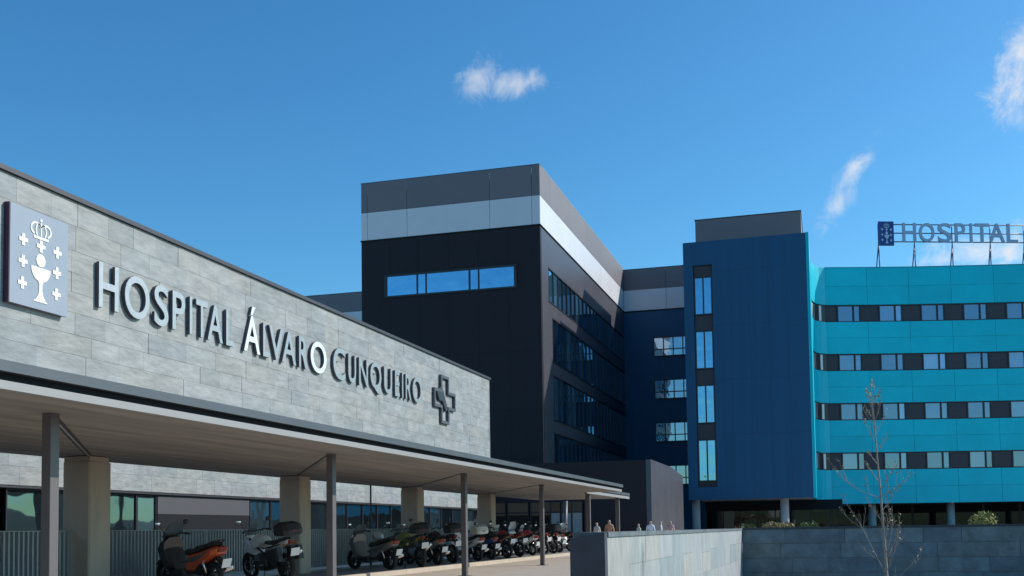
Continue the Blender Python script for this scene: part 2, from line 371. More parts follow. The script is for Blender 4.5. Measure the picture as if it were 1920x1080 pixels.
# lettering
def text_mesh(ch, size=1., ext=.5):
    cu = bpy.data.curves.new('t', 'FONT'); cu.body = ch; cu.size = size; cu.extrude = ext; cu.resolution_u = 6; cu.offset = .010
    o = bpy.data.objects.new('t', cu); COL.objects.link(o)
    dg = bpy.context.evaluated_depsgraph_get(); me = bpy.data.meshes.new_from_object(o.evaluated_get(dg))
    bpy.data.objects.remove(o); bpy.data.curves.remove(cu); return me
def letter(ch, y0, y1, z0, z1, x0, x1, mats, parent, frame=None, accent=False, name='letter'):
    """a letter whose face looks along +X, squeezed into y0..y1 / z0..z1; frame maps (s,z,depth) to the world"""
    me = text_mesh(ch); vs = [v.co.copy() for v in me.vertices]
    ax = min(v.x for v in vs), max(v.x for v in vs); ay = min(v.y for v in vs), max(v.y for v in vs); az = min(v.z for v in vs), max(v.z for v in vs)
    off = OFF.get(parent.name, Vector((0, 0, 0)))
    for v in me.vertices:
        s = y0+(v.co.x-ax[0])/(ax[1]-ax[0])*(y1-y0); z = z0+(v.co.y-ay[0])/(ay[1]-ay[0])*(z1-z0); d = x0+(v.co.z-az[0])/(az[1]-az[0])*(x1-x0)
        v.co = (frame(s, z, d) if frame else Vector((d, s, z))) - off
    me.materials.clear()
    for m in mats: me.materials.append(m)
    me.update()
    for p in me.polygons:
        n = p.normal; p.material_index = 0 if (frame or n.x > .7) else len(mats)-1; p.use_smooth = False
    o = bpy.data.objects.new(name, me); COL.objects.link(o); o.parent = parent; OFF[o.name] = off; return o
lt = thing('hospital_lettering', (-8.0, 10.4, 3.8), 'large raised steel letters HOSPITAL ÁLVARO CUNQUEIRO on the stone wall', 'lettering')
YS = [10.42, 10.82, 10.9, 11.43, 11.49, 11.83, 11.88, 12.2, 12.27, 12.36, 12.42, 12.74, 12.70, 13.12, 13.17, 13.41, 13.65, 14.15, 14.2, 14.44, 14.38, 14.86, 14.78, 15.28, 15.34, 15.66, 15.74, 16.36, 16.58, 17.1, 17.18, 17.54, 17.63, 18.06, 18.13, 18.68, 18.77, 19.2, 19.31, 19.58, 19.67, 19.77, 19.86, 20.2, 20.24, 20.8]
for i, ch in enumerate('HOSPITALÁLVAROCUNQUEIRO'):
    big = i in (0, 8, 14); z0, z1 = (3.80, 4.33) if big else (3.80, 4.30)
    if ch in 'OCSQ': z0, z1 = z0-.01, z1+.01
    if ch == 'Q': z0 -= .06
    if ch == 'Á': z1 = 4.48
    bright = i in (8, 13)  # the accented A and one O carry the painted sun glint
    letter(ch, YS[2*i]+.075, YS[2*i+1]+.035, z0, z1, WX+.062, WX+.104, [M_STEELGLINT if bright else M_STEEL, M_STEELD], lt)
    yc = (YS[2*i]+YS[2*i+1])/2+.055
    # (pins that hold the letter off the stone)
    k = .30*(YS[2*i+1]-YS[2*i])
    mb = MB()
    for yy, zz in ((yc-k if ch not in 'ITVP' else yc-.01, 3.95 if ch not in 'V' else 4.2), (yc+k if ch in 'HUNO' else yc, 4.1)):
        mb.tube([(WX+.03, yy, zz), (WX+.07, yy, zz)], .012, 6)
    mb.build('letter_pin', M_STEELD, lt)

def emblem(parent, fr, M, s=1.):
    """crown, seven crosses, host and chalice; fr(s,z,d) maps panel coords (0..1, 0..1) to the world"""
    off = OFF.get(parent.name, Vector((0, 0, 0)))
    def flat(name, polys, d=.012):
        mb = MB()
        for poly in polys:
            n = len(poly); vs = [fr(p[0], p[1], 0) for p in poly]+[fr(p[0], p[1], d) for p in poly]
            mb.add(vs, [list(range(n)), [n+i for i in range(n)][::-1]]+[(i, (i+1) % n, n+(i+1) % n, n+i) for i in range(n)])
        mb.build(name, M, parent)
    for cx, cz in ((.215, .667), (.51, .655), (.80, .65), (.21, .447), (.795, .435), (.205, .226), (.79, .21)):
        a, b = .023, .072; k = .84
        flat('cross_mark', [[(cx-a, cz-b*k), (cx+a, cz-b*k), (cx+a, cz-a*k), (cx+b, cz-a*k), (cx+b, cz+a*k), (cx+a, cz+a*k), (cx+a, cz+b*k), (cx-a, cz+b*k), (cx-a, cz+a*k), (cx-b, cz+a*k), (cx-b, cz-a*k), (cx-a, cz-a*k)]])
    flat('host_disc', [[(.51+.078*math.cos(t*math.pi/12), .508+.066*math.sin(t*math.pi/12)) for t in range(24)]])
    cup = [(.335, .495), (.69, .495)] + [(.5125+.1775*math.cos(t), .495-.155*math.sin(t)) for t in [math.pi*i/12 for i in range(1, 7)]]
    prof = [(.165, .432), (.160, .39), (.135, .345), (.095, .31), (.045, .292), (.026, .26), (.026, .20), (.042, .15), (.078, .105), (.125, .078)]
    flat('chalice', [[(.5125+r, z) for r, z in prof]+[(.5125-r, z) for r, z in prof[::-1]]])
    crown = []
    def ring(cx, cz, ra, rb, w, t0, t1, n=10):
        o = [(cx+ra*math.cos(t0+(t1-t0)*i/n), cz+rb*math.sin(t0+(t1-t0)*i/n)) for i in range(n+1)]
        q = [(cx+(ra-w)*math.cos(t0+(t1-t0)*i/n), cz+(rb-w)*math.sin(t0+(t1-t0)*i/n)) for i in range(n+1)]
        for i in range(n): crown.append([o[i], o[i+1], q[i+1], q[i]])
    crown.append([(.385, .725), (.635, .725), (.64, .75), (.38, .75)])
    ring(.425, .825, .095, .07, .02, math.pi*.1, math.pi*1.38); ring(.595, .825, .095, .07, .02, -math.pi*.38, math.pi*.9)
    ring(.467, .815, .052, .07, .016, math.pi*.2, math.pi*1.35); ring(.553, .815, .052, .07, .016, -math.pi*.35, math.pi*.8)
    crown.append([(.501, .76), (.519, .76), (.519, .90), (.501, .90)]); crown.append([(.493, .91), (.527, .91), (.527, .935), (.493, .935)])
    flat('crown', crown)
cs = thing('crest_panel', (-8.0, 9.45, 3.56), 'square grey-blue panel with white chalice, crosses and crown, left on stone wall', 'sign')
CY0, CY1, CZ0, CZ1 = 9.055, 9.94, 3.565, 4.61
bx('panel', M_SIGNP, cs, WX+.085, WX+.12, CY0+.004, CY1-.004, CZ0+.004, CZ1-.004)
bx('panel_edge', M_SIGNS, cs, WX+.053, WX+.118, CY0-.010, CY0+.002, CZ0, CZ1)
bx('panel_back', M_SIGNS, cs, WX+.053, WX+.083, CY0+.01, CY1-.01, CZ0+.01, CZ1-.01)
emblem(cs, lambda s, z, d: Vector((WX+.1205+d*.6, CY0+s*(CY1-CY0), CZ0+z*(CZ1-CZ0))), M_SIGNW)
# cross emblem at the right end
cr = thing('cross_emblem', (-8.0, 22.2, 3.5), 'dark outlined cross emblem at the right end of the stone wall', 'emblem')
def crossp(k):
    cy, cz, A, B, a, b = 22.25, 4.04, .68-k, .53-k, .25-k, .20-k
    return [(cy-a, cz-B), (cy+a, cz-B), (cy+a, cz-b), (cy+A, cz-b), (cy+A, cz+b), (cy+a, cz+b), (cy+a, cz+B), (cy-a, cz+B), (cy-a, cz+b), (cy-A, cz+b), (cy-A, cz-b), (cy-a, cz-b)]
o_, i_ = crossp(0), crossp(.062)
mb = MB(); n = 12
for d0, d1 in ((WX+.053, WX+.11),):
    vs = [(d0, *p) for p in o_]+[(d0, *p) for p in i_]+[(d1, *p) for p in o_]+[(d1, *p) for p in i_]
    fs = []
    for i in range(n):
        j = (i+1) % n
        fs += [(2*n+i, 2*n+j, 3*n+j, 3*n+i), (i, n+i, n+j, j), (i, j, 2*n+j, 2*n+i), (n+i, 3*n+i, 3*n+j, n+j)]
    mb.add(vs, fs)
mb.build('cross_outline', mat('emblem_dark', (.11, .11, .125), .45, metal=.4), cr)
MB().prism([(21.72, 4.20), (22.05, 4.33), (22.42, 3.84), (22.30, 3.79), (22.10, 3.99), (21.88, 4.0)], 'x', WX+.053, WX+.105).build('slanted_mark', mat('emblem_black', (.03, .03, .035), .4), cr)

# ---------------------------------------------------------------- low building behind the canopy
bw = thing('patio_building', (-17.3, 36, 0), 'low stone clad building with ribbon windows behind the canopy', 'building')
BX = -17.05
bx('wall_core', M_MORTAR, bw, -24, BX-.002, 2, 54, 2.24, 4.4)
bx('lower_wall', M_MORTAR, bw, -24, BX-.002, 2, 54, 0, .55)
bx('room_back', M_DARKGAP, bw, -24, BX-.6, 2, 54, .55, 2.24)
clad_x(bw, BX, 15, 54, 2.30, 4.4, 5, (.8, 1.25), M_STONE, th=.05, seed=9)
clad_x(bw, BX, 2, 14.99, 2.30, 4.4, 2, (2, 3), M_STONE, th=.05, seed=10)
bx('head_trim', M_COPING, bw, BX-.3, BX+.03, 2, 54, 2.243, 2.297)
bx('sill', M_COPING, bw, BX-.3, BX+.06, 2, 54, .553, .62)
wins = [(15.2, 17.3), (17.5, 19.15), (19.45, 20.6), (20.9, 22.3), (22.45, 24.0), (24.08, 24.85), (29.75, 31.0), (31.1, 32.3), (32.4, 33.6), (33.7, 35.3), (35.4, 36.7), (36.8, 38.1), (38.2, 39.5), (39.6, 40.9), (41.0, 42.4), (42.5, 43.9), (44, 45.4), (45.5, 46.9), (47, 48.4), (48.5, 49.9), (50, 51.6)]
for a, b in wins:
    w = MB(); w.box(BX-.14, BX-.06, a-.04, a, .62, 2.242); w.box(BX-.14, BX-.06, b, b+.04, .62, 2.242); w.box(BX-.14, BX-.06, a, b, 2.2, 2.242)
    f = w.build('window', M_FRAME, bw); bx('pane', G_LOW, f, BX-.11, BX-.095, a, b, .62, 2.2)
bx('infill_panel', mat('infill_grey', (.10, .098, .108), .6, spec=.2), bw, BX-.12, BX-.05, 24.93, 29.66, 1.73, 2.242)
bx('infill_panel', M_DARKGAP, bw, BX-.12, BX-.06, 24.93, 29.66, .62, 1.728)
# fences between the pillars
FL = ['vertical bar fence left of the nearest concrete pillar', 'vertical bar fence behind the orange tailed scooter', 'vertical bar fence between the second and third pillars', 'vertical bar fence behind the far row of motorcycles']
for i in range(4):
    y0, y1 = PILY[i]+.62, PILY[i+1]-.02
    fn = thing('bar_fence', (-13.4, y0, .12), FL[i], 'fence', 'bar fences between the concrete pillars')
    bx('bottom_rail', M_FENCE, fn, -13.425, -13.375, y0, y1, .24, .28); bx('top_rail', M_FENCE, fn, -13.41, -13.39, y0, y1, 1.255, 1.27)
    bx('footing', M_WHITE, fn, -13.46, -13.34, y0, y1, .12, .17)
    for yy in (y0+.1, (y0+y1)/2, y1-.1): bx('post', M_FENCE, fn, -13.42, -13.38, yy-.02, yy+.02, .17, 1.253)
    n = int((y1-y0)/.115); far = None; me = None
    for k in range(n):
        y = y0+.06+k*.115
        if i < 2:
            if me is None:
                o = MB().box(-13.426, -13.374, -.021, .021, .284, 1.252).build('bar', M_FENCE, None); me = o.data
                for v in me.vertices: v.co.x += 13.4; v.co.z -= .12
            else: o = bpy.data.objects.new('bar', me); COL.objects.link(o)
            o.parent = fn; o.location = (0, y-y0, 0)
        else:
            far = far or MB(); far.box(-13.426, -13.374, y-.021, y+.021, .284, 1.252)
    if far: far.build('bars', M_FENCE, fn, kind='stuff')

# ---------------------------------------------------------------- black tower
tw = thing('black_tower', (-26.5, 92, 0), 'black clad hospital tower with grey and white roof bands', 'building')
TX0, TX1, TY0, TY1 = -33.62, -19.5, 75, 108.5
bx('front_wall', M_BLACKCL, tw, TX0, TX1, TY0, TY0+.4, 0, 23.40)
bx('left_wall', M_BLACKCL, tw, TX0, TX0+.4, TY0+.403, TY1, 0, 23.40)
bx('roof_deck', M_GREYCL, tw, TX0+.3, TX1-.3, TY0+.3, TY1, 27.0, 27.3)
bx('band_core', M_DARKGAP, tw, TX0+.03, TX1-.03, TY0+.03, TY1, 23.3, 26.995)
bx('parapet_cap', M_COPING, tw, TX0-.03, TX1+.03, TY0-.03, TY0+.5, 27.853, 27.91)
bx('parapet_cap', M_WHITE, tw, TX1-.5, TX1+.04, TY0+.503, TY1, 27.853, 27.91)
bx('drip_edge', M_DARKGAP, tw, TX0-.06, TX1+.06, TY0-.06, TY0-.003, 23.33, 23.43); bx('drip_edge', M_DARKGAP, tw, TX1+.003, TX1+.06, TY0, TY1, 23.33, 23.43)
xs = [TX0, -33.1, -29.86, -23.31, -20.08, TX1]
for a, b in zip(xs, xs[1:]):
    bx('grey_panel', M_GREYCL, tw, a+.015, b-.015, TY0-.03, TY0+.028, 25.575, 27.85)
    bx('white_panel', M_WHITECL, tw, a+.015, b-.015, TY0-.03, TY0+.028, 23.435, 25.555)
ys = [TY0, 78, 84.5, 91, 97.5, 104, TY1]
for a, b in zip(ys, ys[1:]):
    bx('grey_panel', M_GREYCL, tw, TX1-.028, TX1+.03, a+.01, b-.01, 25.575, 27.85)
    bx('white_panel', M_WHITECL, tw, TX1-.028, TX1+.03, a+.01, b-.01, 23.435, 25.555)
for x in (-31.3, -28.95, -26.6, -24.25, -21.9): bx('seam_strip', M_DARKGAP, tw, x-.012, x+.012, TY0-.004, TY0, 5.5, 18.8)
for x in (-31.3, -28.95, -26.6, -24.25, -21.9): bx('seam_strip', M_DARKGAP, tw, x-.012, x+.012, TY0-.004, TY0, 20.62, 23.3)
for z in (9.9, 14.2): bx('seam_strip', M_DARKGAP, tw, TX0, TX1, TY0-.006, TY0-.0045, z-.012, z+.012)
# front ribbon window
WZ = (19.0, 20.45); cuts = [(-31.5, -29.13, 0), (-29.0, -28.42, 0), (-28.3, -25.0, 0), (-24.86, -24.28, 0), (-24.16, -21.5, 0)]
fr = MB().box(-31.72, -21.28, 74.9, 75.02, 18.86, 18.99).box(-31.72, -21.28, 74.9, 75.02, 20.46, 20.6).box(-31.72, -31.5, 74.9, 75.02, 18.992, 20.458).box(-21.5, -21.28, 74.9, 75.02, 18.992, 20.458)
for (a, b, _), (c, d, _) in zip(cuts, cuts[1:]): fr.box(b, c, 74.93, 75.02, 18.992, 20.458)
wf = fr.build('window', M_FRAME, tw)
for a, b, _ in cuts: bx('pane', G_TOWER, wf, a, b, 74.96, 74.985, 18.992, 20.458)
# right face: stacked glass strips between black spandrels, sunlight put into their paler colour
RW = [(18.15, 20.8, 77.3), (13.7, 17.15, 78.3), (9.35, 12.8, 78.3), (5.05, 8.45, 78.3)]
zz = 23.32
for zb, zt, y0 in RW:
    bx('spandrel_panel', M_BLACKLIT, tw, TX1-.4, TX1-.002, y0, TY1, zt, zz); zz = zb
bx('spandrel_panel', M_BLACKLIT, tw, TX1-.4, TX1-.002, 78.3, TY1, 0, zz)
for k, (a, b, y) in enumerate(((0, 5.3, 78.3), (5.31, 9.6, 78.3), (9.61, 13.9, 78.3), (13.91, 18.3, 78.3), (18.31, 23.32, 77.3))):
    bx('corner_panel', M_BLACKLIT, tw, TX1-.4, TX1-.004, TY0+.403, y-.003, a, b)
for r, (zb, zt, y0) in enumerate(RW):
    y = y0; f = MB(); f.box(TX1-.12, TX1+.02, y0, TY1, zt-.10, zt-.003); f.box(TX1-.12, TX1+.03, y0, TY1, zb+.003, zb+.10)
    yy = []
    while y < TY1-.5:
        f.box(TX1-.12, TX1+.012, y, y+.07, zb+.10, zt-.10); yy.append(y); y += 1.5
    f.box(TX1-.12, TX1-.01, TY1-.08, TY1-.01, zb+.10, zt-.10)
    fo = f.build('window_strip', M_FRAME, tw)
    for a, b in zip(yy, yy[1:]+[TY1-.08]): bx('pane', G_SIDE, fo, TX1-.09, TX1-.07, a+.07, b, zb+.10, zt-.10)
# ---------------------------------------------------------------- long building at the back
bk = thing('rear_wing', (-30, 112, 0), 'long dark blue rear wing with grey and white top bands between tower and blue block', 'building')
KY = 108.55
bx('wall', M_BLUE, bk, -62, -1, KY+.02, KY+14, 0, 23.4)
bx('band_core', M_DARKGAP, bk, -62, -1, KY+.03, KY+14, 23.4, 27.5)
bx('drip_edge', M_DARKGAP, bk, -62, -1, KY-.05, KY+.018, 23.30, 23.40)
bx('parapet_cap', M_COPING, bk, -62, -1, KY-.04, KY+.5, 27.703, 27.76)
kx = [-62, -55, -48, -41, -34, -27, -19.45, -15.1, -10.2, -5, -1]
for a, b in zip(kx, kx[1:]):
    bx('grey_panel', M_GREYCL, bk, a+.015, b-.015, KY-.02, KY+.028, 25.575, 27.70)
    bx('white_panel', M_WHITECL, bk, a+.015, b-.015, KY-.02, KY+.028, 23.42, 25.555)
for zb, zt in ((18.6, 20.5), (14.25, 16.15), (9.9, 11.8), (5.55, 7.45)):
    x0, x1 = -16.45, -12.55
    f = MB(); w4 = (x1-x0)/4; zm = zb+.68
    for i in range(5): f.box(x0+i*w4-.05, x0+i*w4+.05, KY-.1, KY+.018, zb, zt)
    for i in range(4):
        for z in (zb, zm, zt): f.box(x0+i*w4+.05, x0+(i+1)*w4-.05, KY-.1, KY+.018, z-.05, z+.05)
    fo = f.build('window', M_FRAME, bk)
    for i in range(4):
        for a, b in ((zb, zm), (zm, zt)): bx('pane', G_BACK, fo, x0+i*w4+.05, x0+(i+1)*w4-.05, KY-.04, KY-.01, a+.05, b-.05)

# ---------------------------------------------------------------- blue block
bb = thing('blue_block', (-5.7, 92, 0), 'windowless dark blue block with one vertical slit of windows, raised on columns', 'building')
BX0, BX1, BY0, BY1, BZ0, BZ1 = -10.54, -.9, 86, 108.5, 3.36, 24.0
SX0, SX1 = -9.78, -8.28        # slit
SZ0, SZ1 = 4.35, 22.1
bx('front_wall', M_BLUE, bb, BX0, SX0, BY0, BY0+.5, BZ0, BZ1)
bx('front_wall', M_BLUE, bb, SX1, BX1-.12, BY0, BY0+.5, BZ0, BZ1)
bx('front_wall', M_BLUE, bb, SX0+.001, SX1-.001, BY0+.002, BY0+.5, SZ1, BZ1); bx('front_wall', M_BLUE, bb, SX0+.001, SX1-.001, BY0+.002, BY0+.5, BZ0, SZ0)
bx('left_wall', M_BLUE, bb, BX0, BX0+.4, BY0+.503, BY1, BZ0, BZ1)
bx('right_wall', M_TEAL, bb, BX1-.118, BX1+.1, BY0, BY1, BZ0, BZ1+.03)
bx('roof', M_GREYCL, bb, BX0+.41, BX1-.121, BY0+.51, BY1, BZ1-.6, BZ1-.3)
bx('underside', M_WHITECL, bb, BX0+.2, BX1-.13, BY0+.51, BY0+9, BZ0+.05, BZ0+.25)
for x in (-6.9, -5.45, -4.0, -2.55): bx('seam_strip', mat('blue_seam', (.008, .05, .12), .6), bb, x-.014, x+.014, BY0-.004, BY0, BZ0, BZ1)
for z in (8.45, 12.8, 17.15, 21.5): bx('seam_strip', MATS['blue_seam'], bb, SX1, BX1-.12, BY0-.006, BY0-.0045, z-.014, z+.014)
bx('slit_back', M_FRAME, bb, SX0, SX1, BY0+.32, BY0+.49, SZ0, SZ1)
slits = [(18.15, 21.15), (13.8, 16.8), (9.45, 12.45), (4.85, 8.1)]
prev = SZ1
for zb, zt in slits:
    bx('slit_panel', M_PANELD, bb, SX0+.05, SX1-.05, BY0+.22, BY0+.315, zt+.06, prev-.02); prev = zb-.06
    f = MB(); xm = (SX0+SX1)/2
    for a in (SX0+.02, xm-.05, SX1-.13): f.box(a, a+.11, BY0+.14, BY0+.318, zb-.05, zt+.05)
    for z in (zb-.05, zt-.05): f.box(SX0+.13, xm-.05, BY0+.14, BY0+.318, z, z+.1).box(xm+.06, SX1-.13, BY0+.14, BY0+.318, z, z+.1)
    fo = f.build('window', M_FRAME, bb)
    bx('pane', G_SLIT, fo, SX0+.13, xm-.05, BY0+.2, BY0+.23, zb+.05, zt-.05); bx('pane', G_SLIT, fo, xm+.06, SX1-.13, BY0+.2, BY0+.23, zb+.05, zt-.05)
ph = MB().box(-10.5, -1.47, 95, 107, 23.5, 28.3).build('roof_plant_room', M_GREYCL, bb)
bx('cap', M_COPING, ph, -10.55, -1.42, 94.95, 107, 28.303, 28.38)
for x in (-10.15, -3.25):
    MB().tube([(x, 87.4, 0), (x, 87.4, BZ0+.05)], .33, 16).build('column', mat('round_column', (.34, .37, .40), .6, var=.08), bb)
lob = MB().box(BX0+.3, 1.2, 95.0, 95.4, 2.55, 3.4).build('lobby_beam', M_DARKGAP, bb)
bx('lobby_floor', M_PARK, bb, BX0, 3, 86.5, 95, .02, .05)
for i in range(8):
    a = BX0+.3+i*1.46; f = MB().box(a, a+.12, 95.0, 95.15, .05, 2.55).build('lobby_window', M_FRAME, bb)
    bx('pane', G_GROUND, f, a+.12, a+1.46, 95.06, 95.08, .05, 2.55)

# ---------------------------------------------------------------- teal ward building (curved front)
tb = thing('teal_ward_building', (10, 108, 0), 'turquoise ward building with four dark ribbon window rows', 'building')
CPT = [(-.78, 95.3), (-.70, 96.6), (-.42, 97.7), (.30, 98.55), (3.74, 99.69), (7.51, 100.83), (11.91, 101.99), (17.32, 103.3), (24, 104.75), (31, 106.1)]
SL = [0]
for a, b in zip(CPT, CPT[1:]): SL.append(SL[-1]+math.dist(a, b))
def curve(s):
    i = 0
    while i < len(SL)-2 and s > SL[i+1]: i += 1
    t = (s-SL[i])/(SL[i+1]-SL[i]); a, b = Vector((*CPT[i], 0)), Vector((*CPT[i+1], 0))
    def tan(j):
        j0, j1 = max(j-1, 0), min(j+1, len(CPT)-1); return (Vector((*CPT[j1], 0))-Vector((*CPT[j0], 0))).normalized()
    p = a.lerp(b, t); d = tan(i).lerp(tan(i+1), t).normalized(); return p, Vector((d.y, -d.x, 0))
def wb(mb, s0, s1, z0, z1, d0, d1):      # box on the curved wall: depth d outwards
    vs = []
    for z in (z0, z1):
        for s, d in ((s0, d0), (s1, d0), (s1, d1), (s0, d1)):
            p, n = curve(s); q = p+n*d; vs.append((q.x, q.y, z))
    return mb.add(vs, [(0, 3, 2, 1), (4, 5, 6, 7), (0, 1, 5, 4), (1, 2, 6, 5), (2, 3, 7, 6), (3, 0, 4, 7)])
U = 3.72; S0 = SL[3]+.1; NU = 8
rows = [(19.15, 20.68), (14.78, 16.31), (10.41, 11.94), (6.04, 7.57)]
bands = [(20.68, 24.0), (16.31, 19.15), (11.94, 14.78), (7.57, 10.41), (3.06, 6.04)]
core = MB()
for k in range(NU): wb(core, S0+k*U, S0+(k+1)*U, 3.1, 23.9, -1.2, -.32)
core.build('wall_core', M_FRAME, tb)
und = MB().add([(0.3, 99.2, 3.1), (31, 106.6, 3.1), (31, 120, 3.1), (.3, 120, 3.1), (.3, 99.2, 23.6), (31, 106.6, 23.6), (31, 120, 23.6), (.3, 120, 23.6)], [(0, 3, 2, 1), (4, 5, 6, 7)])
und.build('roof_and_underside', mat('underside_dark', (.08, .08, .085), .8), tb)
for zb, zt in bands:
    zm = (zb+zt)/2
    for k in range(NU):
        for a, b in ((zb, zm), (zm, zt)):
            mb = MB(); nn = 3
            for q in range(nn): wb(mb, S0+k*U+.012+(U-.024)*q/nn, S0+k*U+.012+(U-.024)*(q+1)/nn, a+.008, b-.008, -.3, .0)
            mb.build('teal_panel', M_TEAL, tb)
    for i in range(5):      # concave fillet that joins the blue block
        wb(MB(), S0*i/5+.004, S0*(i+1)/5-.004, zb+.008, zt-.008, -.2, .0).build('corner_panel', M_TEAL, tb)
for zb, zt in rows:
    f = MB(); c0 = S0-.9
    [wb(f, S0+k*U, S0+(k+1)*U, zt-.09, zt-.002, -.3, -.1) for k in range(NU)]; [wb(f, S0+k*U, S0+(k+1)*U, zb+.002, zb+.09, -.3, -.1) for k in range(NU)]
    for i in range(4):
        c_ = wb(MB(), S0*i/4+.02, S0*(i+1)/4-.02, zb+.004, zt-.004, -.2, -.12).build('corner_window', M_FRAME, tb)
        wb(MB(), S0*i/4+.14, S0*(i+1)/4-.14, zb+.1, zt-.1, -.118, -.10).build('pane', mat('curtain_glass', (.55, .56, .6), .15, spec=.8), c_)
    for k in range(NU):
        s = S0+k*U - .1
        wb(f, s+1.10, s+1.22, zb+.09, zt-.09, -.3, -.1); wb(f, s+2.52, s+2.64, zb+.09, zt-.09, -.3, -.1); wb(f, s+3.13, s+3.25, zb+.09, zt-.09, -.3, -.1)
    fo = f.build('window_strip', M_FRAME, tb)
    for k in range(NU):
        s = S0+k*U - .1
        wb(MB(), s+1.22, s+2.52, zb+.09, zt-.09, -.25, -.2).build('pane', G_TEAL, fo)
        wb(MB(), s+2.64, s+3.13, zb+.09, zt-.09, -.25, -.2).build('pane', G_TEAL, fo)
        wb(MB(), s+3.25, min(s+U+1.10, S0+NU*U), zb+.09, zt-.09, -.25, -.16).build('dark_panel', M_PANELD, fo)
    wb(MB(), S0+.02, S0-.1+1.10, zb+.09, zt-.09, -.25, -.16).build('dark_panel', M_PANELD, fo)
cap = MB()
for k in range(NU): wb(cap, S0+k*U, S0+(k+1)*U, 24.0, 24.06, -.5, .04)
cap.build('parapet_cap', mat('teal_cap', (.02, .30, .42), .4), tb)
for x, y in ((3.78, 101.3), (10.5, 103.3), (17.5, 105.2), (25, 106.5)):
    MB().tube([(x, y, 0), (x, y, 3.2)], .33, 16).build('column', MATS['round_column'], tb)
for i in range(9):
    a = 1.4+i*3.2; f = MB().box(a, a+.22, 112, 112.3, 0, 3.1).build('lobby_window', M_FRAME, tb)
    bx('pane', G_GROUND, f, a+.22, a+3.2, 112.1, 112.13, .7, 2.3); bx('sill_wall', M_CONC, f, a+.22, a+3.2, 112.02, 112.2, 0, .7); bx('dark_lintel', M_DARKGAP, f, a+.22, a+3.2, 112.02, 112.2, 2.3, 3.1)

# rooftop sign
rs = thing('rooftop_sign', (12, 106, 24), 'rooftop steel frame sign with open letters reading HOSPITAL', 'sign')
sa, sb = Vector((5.27, 104.6, 0)), Vector((20.3, 110.3, 0)); sd = (sb-sa).normalized(); sn = Vector((sd.y, -sd.x, 0))
def sf(s, z, d): p = sa+sd*s+sn*d; return Vector((p.x, p.y, z))
STL = mat('sign_frame_steel', (.18, .20, .26), .5, metal=.5)
for z in (29.1, 28.28, 27.47): MB().tube([sf(1.2, z, 0), sf(18, z, 0)], .055, 6).build('rail', STL, rs)
for s in (.0, 3.45, 7.1, 10.8, 14.1):
    mb = MB(); mb.tube([sf(s, 27.2, 0), sf(s-.55, 23.3, .2)], .06, 6); mb.tube([sf(s, 27.2, 0), sf(s+.5, 23.3, -.9)], .06, 6); mb.tube([sf(s, 27.2, 0), sf(s, 29.1, 0)], .05, 6); mb.build('support_frame', STL, rs)
LS = [2.25, 3.55, 3.85, 5.32, 5.65, 6.95, 7.3, 8.3, 8.75, 8.98, 9.25, 10.6, 10.6, 12.15, 12.35, 13.4]
MLET = mat('roof_letter', (.42, .46, .56), .4, metal=.5)
for i, ch in enumerate('HOSPITAL'):
    letter(ch, LS[2*i], LS[2*i+1], 27.40, 29.2, .10, .26, [MLET], rs, frame=sf)
for a_, b_ in ((14.5, 16.0),): letter('Á', a_, b_, 27.40, 29.75, .10, .26, [MLET], rs, frame=sf)
rp = thing('rooftop_crest_panel', sf(.6, 27.0, 0), 'small blue crest panel at the left end of the rooftop sign', 'sign')
mb = MB(); vs = [sf(s, z, d) for z in (27.05, 29.3) for s, d in ((-.05, 0.1), (1.38, 0.1), (1.38, .3), (-.05, .3))]
mb.add(vs, [(0, 3, 2, 1), (4, 5, 6, 7), (0, 1, 5, 4), (1, 2, 6, 5), (2, 3, 7, 6), (3, 0, 4, 7)]).build('panel', M_SIGNB, rp)
emblem(rp, lambda s, z, d: sf(-.05+1.43*s, 27.05+2.25*z, .303+d*3), mat('roof_mark', (.55, .62, .75), .5))

# ---------------------------------------------------------------- entrance pavilion (black box in front of the tower)
en = thing('entrance_pavilion', (-15, 68, 0), 'low black entrance box at the foot of the tower with glass doors', 'building')
EX0, EX1, EY0, EY1 = -24, -10.21, 65, 80
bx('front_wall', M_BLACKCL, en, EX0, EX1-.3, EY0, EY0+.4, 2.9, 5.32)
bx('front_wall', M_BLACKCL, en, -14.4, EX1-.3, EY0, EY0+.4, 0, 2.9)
MB().prism([(EY0, 0), (EY1, 0), (EY1, 5.0), (73.5, 5.34), (EY0, 5.34)], 'x', EX1-.298, EX1).build('side_wall', M_BLACKLIT, en)  # black side wall, painted paler for the sun on it
bx('roof', M_BLACKCL, en, EX0, EX1-.3, EY0+.403, EY1, 4.9, 5.1)
bx('lobby_back', M_DARKGAP, en, EX0, -14.4, EY0+6, EY0+6.2, 0, 2.9)
for i, (a, b) in enumerate(((-20.8, -19.5), (-19.3, -18.0), (-17.8, -16.6), (-16.5, -15.95), (-15.8, -15.25), (-15.15, -14.55))):
    f = MB().box(a-.06, a, EY0+.1, EY0+.2, 0, 2.88).box(b, b+.04, EY0+.1, EY0+.2, 0, 2.88).box(a, b, EY0+.1, EY0+.2, 2.2, 2.3).build('glass_door', M_FRAME, en)
    bx('pane', mat('door_glass', (.30, .33, .33), .15, spec=.8) if i in (3, 4, 5) else G_GROUND, f, a, b, EY0+.14, EY0+.16, .04, 2.2); bx('fanlight', G_GROUND, f, a, b, EY0+.14, EY0+.16, 2.3, 2.88)
bx('wing_wall', M_BLACKCL, en, -24, -23.6, 54.2, EY0-.003, 0, 5.3)
ip = thing('slanted_post', (-14.0, 58, 0), 'slender tapering grey post beside the entrance doors', 'post')
